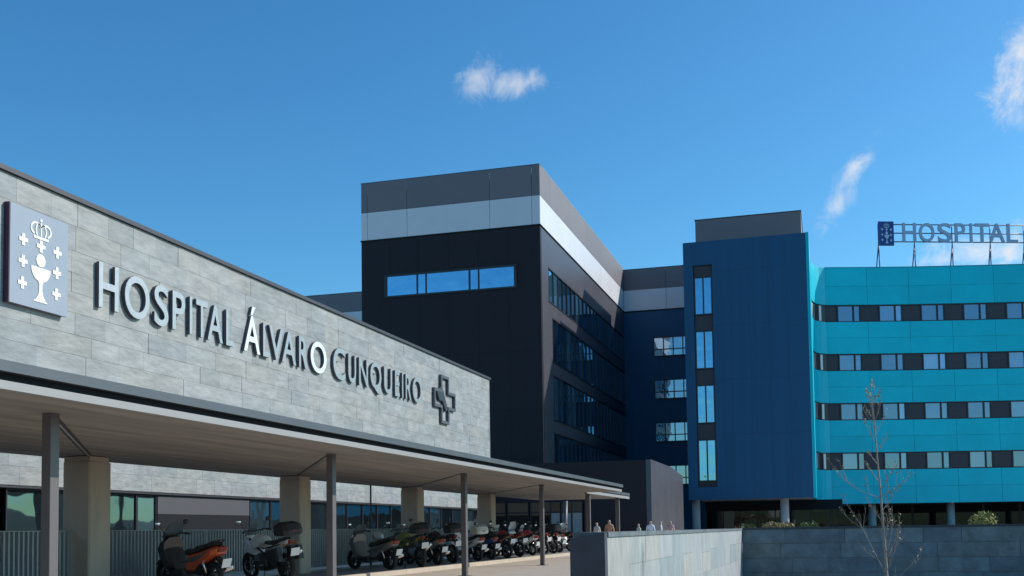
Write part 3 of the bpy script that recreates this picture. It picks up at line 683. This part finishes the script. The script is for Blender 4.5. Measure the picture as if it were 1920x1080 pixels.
MB().tube([(-14.0, 58, 0), (-13.85, 58, 2.75)], [.16, .10], 10).build('shaft', M_COLUMN, ip)

# ---------------------------------------------------------------- low walls at the right
LX, LY0, LY1, LZ = -3.8, 18.95, 50.4, 1.10
lw = thing('pale_low_wall', (-4.1, 30, 0), 'sunlit low wall of pale stone slabs with dark coping', 'wall')
bx('wall_core', M_MORTAR, lw, -4.36, LX-.03, LY0+.05, LY1+.3, LOW, LZ-.09)
y = LY0+.05; rnd = random.Random(3)
for b in (21.24, 23.19, 25.17, 27.3, 29.4, 31.6, 34.0, 36.5, 39, 41.5, 44, 47, LY1):
    zc = rnd.choice((.0, .0, .38, .45))
    bx('stone_slab', M_STONEL, lw, LX-.029, LX+rnd.uniform(0, .006), y+.003, b-.003, LOW, -.253)
    if zc:
        bx('stone_slab', M_STONEL, lw, LX-.029, LX+rnd.uniform(0, .006), y+.003, b-.003, -.247, zc-.003); bx('stone_slab', M_STONEL, lw, LX-.029, LX+rnd.uniform(0, .006), y+.003, b-.003, zc+.003, LZ-.092)
    else: bx('stone_slab', M_STONEL, lw, LX-.029, LX+rnd.uniform(0, .006), y+.003, b-.003, -.247, LZ-.092)
    y = b
bx('coping', M_SLATE, lw, -4.42, LX+.03, LY0+.06, LY1+.3, LZ-.088, LZ)
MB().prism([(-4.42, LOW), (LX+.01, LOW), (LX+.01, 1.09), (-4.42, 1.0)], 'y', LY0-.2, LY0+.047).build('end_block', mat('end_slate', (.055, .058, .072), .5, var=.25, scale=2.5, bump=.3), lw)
dw = thing('dark_low_wall', (10, 50.5, 0), 'long shaded low wall of dark slate slabs behind the bare tree', 'wall')
bx('wall_core', M_MORTAR, dw, LX+.01, 34, LY1+.035, LY1+.35, LOW, LZ-.06)
clad_y(dw, LY1+.033, LX+.01, 34, LOW, LZ-.062, 4, (1.2, 3.4), M_SLATE, seed=12, gap=.02)
bx('coping', M_COPING, dw, LX+.035, 34, LY1-.03, LY1+.4, LZ-.058, LZ+.03)

# ---------------------------------------------------------------- shrubs behind the low wall
def leaves(mb, cen, rad, n, size, rnd):
    for _ in range(n):
        d = Vector((rnd.gauss(0, 1), rnd.gauss(0, 1), rnd.gauss(0, 1))).normalized()*(rnd.random()**.4)
        p = Vector(cen)+Vector((d.x*rad[0], d.y*rad[1], d.z*rad[2]))
        a = Vector((rnd.uniform(-1, 1), rnd.uniform(-1, 1), rnd.uniform(-1, 1))).normalized(); b = a.cross(Vector((rnd.uniform(-1, 1), rnd.uniform(-1, 1), rnd.uniform(-1, 1)))).normalized(); s = size*rnd.uniform(.6, 1.3)
        mb.add([p-a*s, p+b*s*.5, p+a*s, p-b*s*.5], [(0, 1, 2, 3)])
LEAFY = [mat('leaf_yellow', (.26, .25, .07), .7, var=.3, scale=8), mat('leaf_green', (.10, .14, .045), .7, var=.3, scale=8), mat('leaf_straw', (.36, .29, .14), .8, var=.3, scale=8)]
rnd = random.Random(5)
for (x, y, w, h, mi, lab) in ((7.2, 56, .75, .8, 0, 'rounded yellow-green shrub behind the dark wall at right'), (-2.5, 56, 1.1, .42, 2, 'low straw coloured grass clump behind the dark wall'), (-.95, 56, .5, .42, 1, 'small green shrub beside the straw coloured clump'), (-3.9, 56, .4, .3, 1, 'small low plant at the corner behind the wall')):
    t = thing('shrub', (x, y, 0), lab, 'shrub', 'shrubs behind the low wall')
    MB().tube([(x, y, 0), (x+.02, y, 1.05)], [.05, .02], 6).build('stem', mat('bark', (.16, .13, .10), .9), t)
    mb = MB(); mb.tube([(x, y, .8), (x, y, 1.1)], .02, 5)
    for k in range(7): leaves(mb, (x+rnd.uniform(-w*.6, w*.6), y+rnd.uniform(-.4, .4), 1.0+h*rnd.uniform(.0, .55)), (w*.42, .4, h*.48), 130, .085, rnd)
    mb.build('foliage', LEAFY[mi], t)

# ---------------------------------------------------------------- bare sapling
def sapling(name, x, y, label):
    t = thing(name, (x, y, LOW), label, 'tree'); rnd = random.Random(21)
    BK = mat('sapling_bark', (.33, .29, .25), .8, var=.25, scale=6)
    tr = [(x+.04, y, LOW-.05), (x+.05, y, -.2), (x+.03, y, .6), (x, y+.01, 1.3), (x-.03, y, 2.0), (x-.08, y, 2.9), (x-.11, y, 3.6), (x-.16, y, 4.4)]
    MB().tube(tr, [.048, .037, .031, .026, .021, .015, .010, .003], 8).build('trunk', BK, t)
    mb = MB(); tips = []
    def branch(p, d, L_, r, dep):
        pts = [Vector(p)]; dd = Vector(d).normalized()
        for k in range(4):
            dd = (dd + Vector((rnd.uniform(-.16, .16), rnd.uniform(-.16, .16), rnd.uniform(-.02, .2)))).normalized(); pts.append(pts[-1]+dd*L_/4)
        mb.tube(pts, [r, r*.85, r*.65, r*.45, r*.2], 5); tips.extend(pts[2:])
        if dep:
            for k in (1, 2, 3, 3, 4): 
                branch(pts[k], dd+Vector((rnd.uniform(-.9, .9), rnd.uniform(-.9, .9), rnd.uniform(-.1, .7))), L_*rnd.uniform(.25, .5), r*.5, dep-1)
    for z, dx, L_ in ((.0, -.42, 1.6), (.1, .35, .8), (-.3, .8, .9), (.35, .45, .75), (.5, .25, .9), (.8, .35, .5), (1.2, -.3, .5), (1.45, .5, .55), (1.75, -1.2, 1.05), (1.8, 1.1, .75), (1.95, .6, .55), (2.1, -.5, .5), (2.5, -.3, .35), (2.75, .5, .4), (3.0, -.5, .55), (3.15, .4, .45), (3.3, -.5, .55), (3.45, -.2, .5), (3.5, .35, .45), (3.7, -.25, .4), (3.8, .3, .35), (4.0, .1, .3)):
        i = 0
        while i < len(tr)-2 and tr[i+1][2] < z: i += 1
        a, b = Vector(tr[i]), Vector(tr[i+1]); p = a.lerp(b, (z-a.z)/(b.z-a.z))
        branch(p, (dx, rnd.uniform(-.5, .5), .75 if z < 1 else .5 if z < 2.6 else .9), L_, .010 if z < 2.6 else .006, 2)
    mb.build('branches', BK, t)
    lf = MB()
    for p in rnd.sample(tips, min(len(tips), 420)): 
        if rnd.random() < .75: leaves(lf, p, (.05, .05, .05), 1, .032, rnd)
    lf.build('dry_leaves', mat('dry_leaf', (.36, .29, .17), .8, var=.4, scale=20), t)
sapling('bare_sapling', 1.17, 25.6, 'thin nearly leafless young tree in front of the dark low wall')

# ---------------------------------------------------------------- motorcycles and scooters
MT = mat('tyre', (.02, .02, .021), .85); MR = mat('rim_metal', (.45, .45, .46), .35, metal=.8); MRD = mat('rim_dark', (.06, .06, .065), .4, metal=.5)
MBLK = mat('black_plastic', (.022, .022, .025), .5); MSEAT = mat('seat_vinyl', (.03, .028, .028), .6); MCHR = mat('chrome', (.7, .7, .7), .18, metal=1)
MPL = mat('number_plate', (.82, .82, .82), .5); MRED = mat('tail_lens', (.22, .012, .012), .25); MLENS = mat('headlight_lens', (.7, .72, .75), .15); MSCR = mat('smoked_screen', (.16, .18, .2), .12, spec=.8); MSCL = mat('clear_screen', (.62, .66, .68), .12, spec=.8)
def paint(c): return mat('paint_%d_%d_%d' % tuple(int(q*100) for q in c), c, .28, coat=.5)
def wheel(t, name, x, R, w, spokes, dark=False):
    rim = MB(); rim.torus((x, 0, R), R-.085, .02, 24, 6, wy=2.0); rim.tube([(x, -.06, R), (x, .06, R)], .05, 10)
    for k in range(spokes):
        a = 2*math.pi*k/spokes; rim.tube([(x, 0, R), (x+(R-.085)*math.cos(a), 0, R+(R-.085)*math.sin(a))], .016, 5)
    rim.tube([(x, .055, R), (x, .065, R)], .11, 14)
    o = rim.build(name, MRD if dark else MR, t); MB().torus((x, 0, R), R-.055, .055, 26, 8, wy=w/.055).build('tyre', MT, o)
def common(t, hx, hz, hw, mir=True):
    MB().tube([(hx-.12, -hw, hz-.01), (hx-.03, -hw*.6, hz+.02), (hx, -.1, hz), (hx, .1, hz), (hx-.03, hw*.6, hz+.02), (hx-.12, hw, hz-.01)], .016, 7).build('handlebar', MBLK, t)
    for s in (-1, 1):
        MB().tube([(hx-.13, s*hw*1.0, hz-.012), (hx-.06, s*hw*.74, hz+.01)], .022, 8).build('grip', MBLK, t)
        if mir:
            m = MB().tube([(hx-.03, s*hw*.6, hz+.02), (hx+.02, s*hw*.8, hz+.15), (hx, s*hw*.98, hz+.22)], .008, 5).build('mirror', MBLK, t)
            MB().ball((hx, s*hw*1.02, hz+.24), (.02, .075, .05), 10, 6).build('mirror_glass', MCHR if s > 0 else MBLK, m)
def plate_tail(t, x, z):
    MB().add([(x-.005, -.11, z+.16), (x-.005, .11, z+.16), (x-.09, .11, z), (x-.09, -.11, z), (x-.012, -.11, z+.16), (x-.012, .11, z+.16), (x-.097, .11, z), (x-.097, -.11, z)], [(0, 1, 2, 3), (7, 6, 5, 4), (0, 4, 5, 1), (2, 6, 7, 3), (0, 3, 7, 4), (1, 5, 6, 2)])
def add_plate(t, x, z):
    b = MB(); q = [(x, z+.17), (x+.006, z+.17), (x+.066, z), (x+.06, z)]
    b.prism(q, 'y', -.11, .11); b.build('number_plate', MPL, t)
def topcase(t, x, z, m, w=.25):
    b = MB(); b.lump([(x-.24, z), (x+.2, z), (x+.23, z+.1), (x+.19, z+.25), (x+.02, z+.31), (x-.2, z+.26), (x-.26, z+.12)], w); o = b.build('top_case', m, t)
    MB().box(x-.262, x-.242, -.06, .06, z+.09, z+.12).build('reflector', MRED, o)
cTRIM = paint((.10, .10, .105))
def scooter(c1, c2=MBLK, screen=MSCR, tall=.0, case=None, dark=True, label='', loc=(0, 0), yaw=0., lean=0., tail=None):
    t = thing('scooter', (0, 0, 0), label, 'scooter', 'two-wheelers parked under the canopy')
    wheel(t, 'front_wheel', .74, .27, .06, 5, dark); wheel(t, 'rear_wheel', -.66, .26, .065, 5, dark)
    MB().lump([(.50, .40), (.60, .53), (.74, .585), (.90, .55), (1.0, .44), (.94, .50), (.74, .55), (.58, .48)], .075).build('front_fender', c1, t)
    f = MB()
    for s in (-1, 1): f.tube([(.74, s*.085, .27), (.60, s*.07, .66)], .022, 6)
    f.build('fork', MCHR, t)
    MB().lump([(.40, .30), (.52, .34), (.66, .62), (.72, .80), (.64, .97), (.50, 1.04), (.44, 1.0), (.48, .80), (.38, .56), (.30, .36)], .24, shrink=.72, mid=.5).build('front_shield', c1, t)
    MB().lump([(.655, .72), (.745, .80), (.69, .92), (.63, .88)], .16, shrink=.6).build('headlight', MLENS, t)
    w = MB(); hs = 1.22+tall; zs = [.96, .5*(.96+hs)+.02, hs]; xsn = [.62, .53, .41]; hwid = [.19, .22, .15]
    vs = [];  n = 5
    for z, x, h in zip(zs, xsn, hwid):
        for k in range(n):
            y = -h+2*h*k/(n-1); vs.append((x-.10*(y/.22)**2, y, z))
    vs += [(a-.012, b, c) for a, b, c in vs]; F = []
    for r in range(2):
        for k in range(n-1): i = r*n+k; F.append((i, i+1, i+n+1, i+n)); F.append((15+i, 15+i+n, 15+i+n+1, 15+i+1))
    w.add(vs, F, True).build('windscreen', screen, t)
    MB().lump([(-.06, .20), (.46, .22), (.46, .34), (.30, .37), (-.02, .40)], .20).build('footboard', c2, t)
    MB().lump([(.02, .30), (-.02, .56), (-.10, .66), (-.45, .72), (-.86, .82), (-.96, .80), (-.90, .66), (-.70, .56), (-.46, .46), (-.28, .30)], .20, shrink=.74).build('rear_body', c1 if tail is None else tail, t)
    MB().lump([(-.04, .30), (-.08, .48), (-.42, .50), (-.62, .40), (-.40, .24)], .17).build('engine_cover', c2, t)
    MB().lump([(.02, .64), (.04, .72), (-.10, .78), (-.30, .77), (-.42, .84), (-.76, .90), (-.86, .84), (-.50, .72)], .17, shrink=.8).build('seat', MSEAT, t)
    MB().lump([(-.92, .70), (-.98, .80), (-.93, .82), (-.86, .72)], .12).build('tail_light', MRED, t)
    MB().lump([(-.62, .52), (-.80, .62), (-.98, .50), (-1.02, .42), (-.84, .54)], .07).build('rear_fender', MBLK, t)
    add_plate(t, -1.08, .40)
    g = MB()
    for s in (-1, 1): g.tube([(-.5, s*.17, .76), (-.8, s*.17, .90), (-.93, s*.08, .93)], .014, 6)
    g.tube([(-.93, -.08, .93), (-.93, .08, .93)], .014, 6); g.build('grab_rail', MBLK, t)
    MB().tube([(-.2, -.2, .24), (-.5, -.22, .27), (-.95, -.22, .40)], [.03, .055, .06], 10).build('exhaust', MCHR, t)
    MB().tube([(.0, .12, .25), (-.12, .2, .01)], .012, 6).build('stand', MBLK, t)
    common(t, .48, 1.05, .34)
    for q in (-1, 1): MB().lump([(-.90, .72), (-.95, .77), (-.84, .77), (-.80, .71)], .03, c=q*.13).build('indicator', mat('amber_lens', (.6, .22, .02), .3), t)
    for q in (-1, 1): MB().tube([(-.62, q*.15, .30), (-.52, q*.16, .62)], .03, 8).build('shock_absorber', MCHR, t)
    MB().lump([(.06, .50), (-.12, .60), (-.50, .66), (-.84, .78), (-.62, .62), (-.30, .50)], .212, shrink=.7, mid=.85).build('side_trim', cTRIM, t)
    if case: topcase(t, -.82, .93, case)
    t.location = (loc[0], loc[1], .122); t.rotation_euler = (lean, 0, yaw); return t
def motorbike(c1, c2=MBLK, case=None, screen=MSCR, spokes=9, label='', loc=(0, 0), yaw=0., lean=0., adv=True, rimdark=True):
    t = thing('motorcycle', (0, 0, 0), label, 'motorcycle', 'two-wheelers parked under the canopy')
    wheel(t, 'front_wheel', .74, .32, .055, spokes, rimdark); wheel(t, 'rear_wheel', -.70, .31, .07, spokes, rimdark)
    f = MB()
    for s in (-1, 1): f.tube([(.74, s*.09, .32), (.52, s*.09, .95)], .026, 8)
    f.box(.50, .60, -.12, .12, .74, .78); f.build('fork', MCHR if not adv else MBLK, t)
    MB().lump([(.54, .58), (.70, .68), (.92, .62), (.98, .54), (.74, .645)], .06).build('front_fender', c1, t)
    fr = MB()
    for s in (-1, 1): fr.tube([(.50, s*.05, .86), (.10, s*.14, .70), (-.22, s*.14, .55), (-.20, s*.12, .32)], .024, 6); fr.tube([(.0, s*.12, .72), (-.45, s*.12, .78), (-.85, s*.08, .84)], .018, 6); fr.tube([(-.2, s*.11, .36), (-.70, s*.11, .31)], .026, 6)
    fr.tube([(.46, 0, .80), (.36, 0, .40), (.20, 0, .26), (-.2, 0, .28)], .022, 6); fr.build('frame', MBLK, t)
    en_ = MB().lump([(.30, .30), (.34, .46), (.22, .62), (.02, .64), (-.16, .56), (-.20, .32), (-.05, .22), (.18, .22)], .17).build('engine', MRD, t)
    for k in range(5): MB().box(.06, .27, -.19, .19, .46+k*.03, .472+k*.03).build('cooling_fin', MR, en_)
    MB().lump([(.44, .80), (.40, .97), (.24, 1.05), (.04, .99), (-.08, .84), (.05, .74), (.32, .68)], .17, shrink=.68, mid=.5).build('fuel_tank', c1, t)
    MB().lump([(.50, .62), (.66, .78), (.60, .92), (.44, .90), (.34, .70), (.40, .58)], .20, shrink=.75).build('side_fairing', c1, t)
    MB().lump([(.56, .86), (.70, .88), (.88, .82), (.80, .92), (.66, 1.02), (.56, 1.02)], .11, shrink=.7).build('nose_fairing', c1 if adv else c2, t)
    MB().lump([(.66, .90), (.72, .92), (.69, 1.0), (.63, .99)], .085).build('headlight', MLENS, t)
    MB().add([(.62, -.13, 1.02), (.62, .13, 1.02), (.46, .10, 1.28), (.46, -.10, 1.28), (.608, -.13, 1.02), (.608, .13, 1.02), (.448, .10, 1.28), (.448, -.10, 1.28)], [(0, 1, 2, 3), (7, 6, 5, 4), (0, 4, 5, 1), (1, 5, 6, 2), (2, 6, 7, 3), (3, 7, 4, 0)]).build('windscreen', screen, t)
    MB().lump([(-.04, .82), (-.08, .89), (-.32, .86), (-.45, .90), (-.82, .97), (-.86, .90), (-.45, .79)], .14).build('seat', MSEAT, t)
    MB().lump([(-.30, .70), (-.35, .80), (-.80, .90), (-.96, .92), (-.95, .84), (-.60, .72)], .11).build('tail', c1, t)
    MB().lump([(-.94, .82), (-.99, .90), (-.95, .92), (-.90, .84)], .07).build('tail_light', MRED, t)
    MB().lump([(-.70, .74), (-.98, .80), (-1.06, .56), (-1.03, .54), (-.93, .73)], .06).build('rear_fender', MBLK, t)
    add_plate(t, -1.12, .56)
    MB().tube([(.22, -.1, .30), (.0, -.15, .24), (-.35, -.19, .36), (-.55, -.2, .46), (-.98, -.22, .66)], [.025, .025, .03, .055, .055], 10).build('exhaust', MCHR, t)
    MB().tube([(-.02, .10, .30), (-.10, .24, .01)], .014, 6).build('stand', MBLK, t)
    ft = MB(); ft.tube([(-.02, -.26, .36), (-.02, .26, .36)], .014, 6).build('footpeg', MR, t)
    common(t, .46, 1.12, .38)
    c_ = MB(); c_.tube([(.40, .2, 1.12), (.62, .16, 1.06), (.60, .06, .86)], .006, 5); c_.tube([(.40, -.2, 1.12), (.64, -.15, 1.04), (.60, -.06, .84)], .006, 5); c_.build('cables', MBLK, t)
    for q in (-1, 1):
        i_n = MB().lump([(-.93, .84), (-.96, .80), (-.90, .79), (-.88, .83)], .018, c=q*.17).build('indicator', mat('amber_lens', (.6, .22, .02), .3), t)
    MB().torus((.74, .075, .32), .13, .012, 18, 5).build('brake_disc', MR, t)
    if case and adv:
        for q in (-1, 1): MB().lump([(-.45, .42), (-.45, .74), (-.88, .78), (-.92, .46)], .09, c=q*.27).build('side_case', case, t)
    if case: topcase(t, -.86, 1.0, case)
    t.location = (loc[0], loc[1], .122); t.rotation_euler = (lean, 0, yaw); return t
YW = math.radians(152)      # nose towards the fence and away from the camera
RD = math.radians
cGREY = paint((.16, .155, .15)); cBLK = paint((.02, .02, .024)); cWHT = paint((.72, .72, .72)); cORG = paint((.62, .10, .03)); cRED = paint((.42, .02, .03)); cGRN = paint((.20, .24, .08)); cSIL = paint((.42, .42, .44)); cBLU = paint((.03, .06, .16)); cDRK = paint((.05, .05, .06))
scooter(cBLK, MBLK, MSCR, .06, None, True, 'black scooter with orange tail panel, nearest at the left', (-12.15, 18.85), RD(163), RD(-4), tail=cORG)
motorbike(cWHT, MBLK, MBLK, MSCR, 9, 'white and black adventure motorcycle with black top case', (-12.1, 21.9), RD(152), RD(-6))
scooter(cGREY, MBLK, MSCR, .05, None, True, 'grey maxi scooter with a helmet on its seat', (-12.25, 28.0), RD(158), RD(-4))
motorbike(cGRN, MBLK, MBLK, MSCR, 10, 'olive green motorcycle with top case seen from behind', (-12.0, 30.2), RD(138), RD(-6), adv=False)
scooter(cDRK, MBLK, MSCR, .1, None, True, 'dark scooter with red tail lamp beside the olive motorcycle', (-12.25, 32.0), RD(150), RD(-4), tail=cGREY)
motorbike(cBLK, MBLK, MBLK, MSCR, 8, 'all black motorcycle left of the column shaft in the row', (-12.3, 33.6), RD(146), RD(-6), adv=False)
scooter(cWHT, MBLK, MSCL, .05, mat('white_case', (.66, .67, .60), .4), True, 'white scooter with cream top case right of the column', (-12.2, 35.9), RD(148), RD(-4))
scooter(cBLU, MBLK, MSCL, .18, None, True, 'dark blue scooter with tall clear screen', (-12.3, 37.7), RD(150), RD(-4))
motorbike(cBLK, MBLK, None, MSCL, 8, 'black motorcycle parked just before the red one', (-12.2, 39.3), RD(150), RD(-6))
motorbike(cRED, MBLK, None, MSCL, 8, 'dark red motorcycle in the middle of the far row', (-12.2, 41.1), RD(148), RD(-6), adv=False)
scooter(cWHT, MBLK, MSCL, .18, None, False, 'white scooter with tall clear screen next to the red motorcycle', (-12.2, 43.0), RD(150), RD(-4))
motorbike(paint((.55, .06, .07)), MBLK, None, MSCL, 8, 'bright red and white motorcycle near the sunlit column', (-12.25, 45.0), RD(150), RD(-6), rimdark=False)
motorbike(cDRK, MBLK, MBLK, MSCR, 8, 'charcoal motorcycle with top case hidden partly behind the sunlit column', (-12.3, 46.6), RD(156), RD(-6))
motorbike(cBLK, MBLK, None, MSCR, 9, 'low black motorcycle between the small white scooter and the last scooter', (-12.3, 50.4), RD(144), RD(-7), adv=False, rimdark=False)
scooter(cWHT, cSIL, MSCR, .0, None, False, 'small white scooter right of the sunlit column', (-12.3, 48.2), RD(146), RD(-4))
scooter(cBLK, MBLK, MSCL, .16, None, True, 'black scooter with pale screen last in the row', (-12.4, 52.6), RD(146), RD(-4))
hm = thing('helmet', (-12.05, 27.92, .90), 'silver and black helmet resting on the grey maxi scooter', 'helmet')
MB().ball((-12.05, 27.92, 1.03), (.15, .13, .135), 16, 10).build('shell', cSIL, hm); MB().box(-12.2, -12.12, 27.86, 27.99, .99, 1.08).build('visor', MBLK, hm)

# ---------------------------------------------------------------- people by the entrance
def person(x, y, h, top, leg, skin, hair, label, face, pose=0.):
    t = thing('person', (x, y, 0), label, 'person', 'people near the entrance')
    k = h*.96/1.72
    V = [(0, 0, .95), (0, 0, 1.18), (0, 0, 1.40), (0, 0, 1.50), (0, .01, 1.58), (0, .015, 1.66), (0, 0, 1.71),
         (.10, 0, .90), (.12, .02+pose*.1, .50), (.12, -.02, .09), (.12, .12, .04), (-.10, 0, .90), (-.12, .02-pose*.1, .50), (-.12, -.02, .09), (-.12, .12, .04),
         (.18, 0, 1.41), (.25, -.02, 1.13), (.25, .10+pose*.1, .90), (.25, .14+pose*.1, .80), (-.18, 0, 1.41), (-.25, -.02, 1.13), (-.25, .10, .90), (-.25, .14, .80)]
    E = [(0, 1), (1, 2), (2, 3), (3, 4), (4, 5), (5, 6), (0, 7), (7, 8), (8, 9), (9, 10), (0, 11), (11, 12), (12, 13), (13, 14), (2, 15), (15, 16), (16, 17), (17, 18), (2, 19), (19, 20), (20, 21), (21, 22)]
    Rr = [.15, .14, .15, .055, .085, .095, .06, .10, .065, .045, .035, .10, .065, .045, .035, .065, .05, .035, .03, .065, .05, .035, .03]
    me = bpy.data.meshes.new('body'); me.from_pydata([(a*k, b*k, c*k) for a, b, c in V], E, [])
    o = bpy.data.objects.new('tmp', me); COL.objects.link(o)
    sk = o.modifiers.new('s', 'SKIN'); ss = o.modifiers.new('d', 'SUBSURF'); ss.levels = 1; ss.render_levels = 1
    for i, r in enumerate(Rr): me.skin_vertices[0].data[i].radius = (r*k, r*k*(.7 if i < 3 else 1)); 
    me.skin_vertices[0].data[0].use_root = True
    dg = bpy.context.evaluated_depsgraph_get(); m2 = bpy.data.meshes.new_from_object(o.evaluated_get(dg)); bpy.data.objects.remove(o)
    b = bpy.data.objects.new('body', m2); COL.objects.link(b); b.parent = t; m2.materials.clear()
    for m in (skin, top, leg): m2.materials.append(m)
    for p in m2.polygons:
        c = p.center/k; p.use_smooth = True
        p.material_index = 2 if c.z < .96 and abs(c.x) < .2 else (1 if c.z < 1.47 and not (abs(c.x) > .2 and c.z < .86) else 0)
    MB().ball((0, -.035*k, 1.695*k), (.10*k, .10*k, .085*k), 12, 8).build('hair', hair, t)
    t.rotation_euler.z = face
SK = mat('skin', (.55, .34, .25), .55)
def cl(n, c): return mat('cloth_'+n, c, .85, var=.1, scale=9)
HB, HD = mat('hair_brown', (.10, .05, .03), .7), mat('hair_dark', (.02, .018, .016), .7)
person(-12.35, 59.0, 1.60, cl('cream', (.62, .55, .48)), cl('navy', (.03, .04, .08)), SK, HD, 'person in a cream top left of the last canopy column', 2.6, .5)
person(-11.35, 57.5, 1.72, cl('orange', (.62, .30, .16)), cl('black', (.03, .03, .03)), SK, HB, 'person in an orange top before the entrance box', 3.0)
person(-10.35, 61.0, 1.50, cl('pale_green', (.55, .60, .45)), cl('grey', (.2, .2, .22)), SK, HD, 'person in a pale green top above the pale wall', 2.2, .4)
person(-9.75, 61.5, 1.66, cl('white', (.72, .72, .74)), cl('navy', (.03, .04, .08)), SK, HD, 'person in a white top with dark hair near the box corner', 3.3)
person(-9.6, 64.5, 1.64, cl('grey_top', (.5, .5, .5)), cl('black', (.03, .03, .03)), SK, HD, 'person in a light grey top beside the box side wall', 1.6, .6)
person(-9.45, 67.5, 1.68, cl('pink', (.68, .42, .44)), cl('grey', (.2, .2, .22)), SK, HB, 'person in a pink top rightmost near the entrance', 2.8)
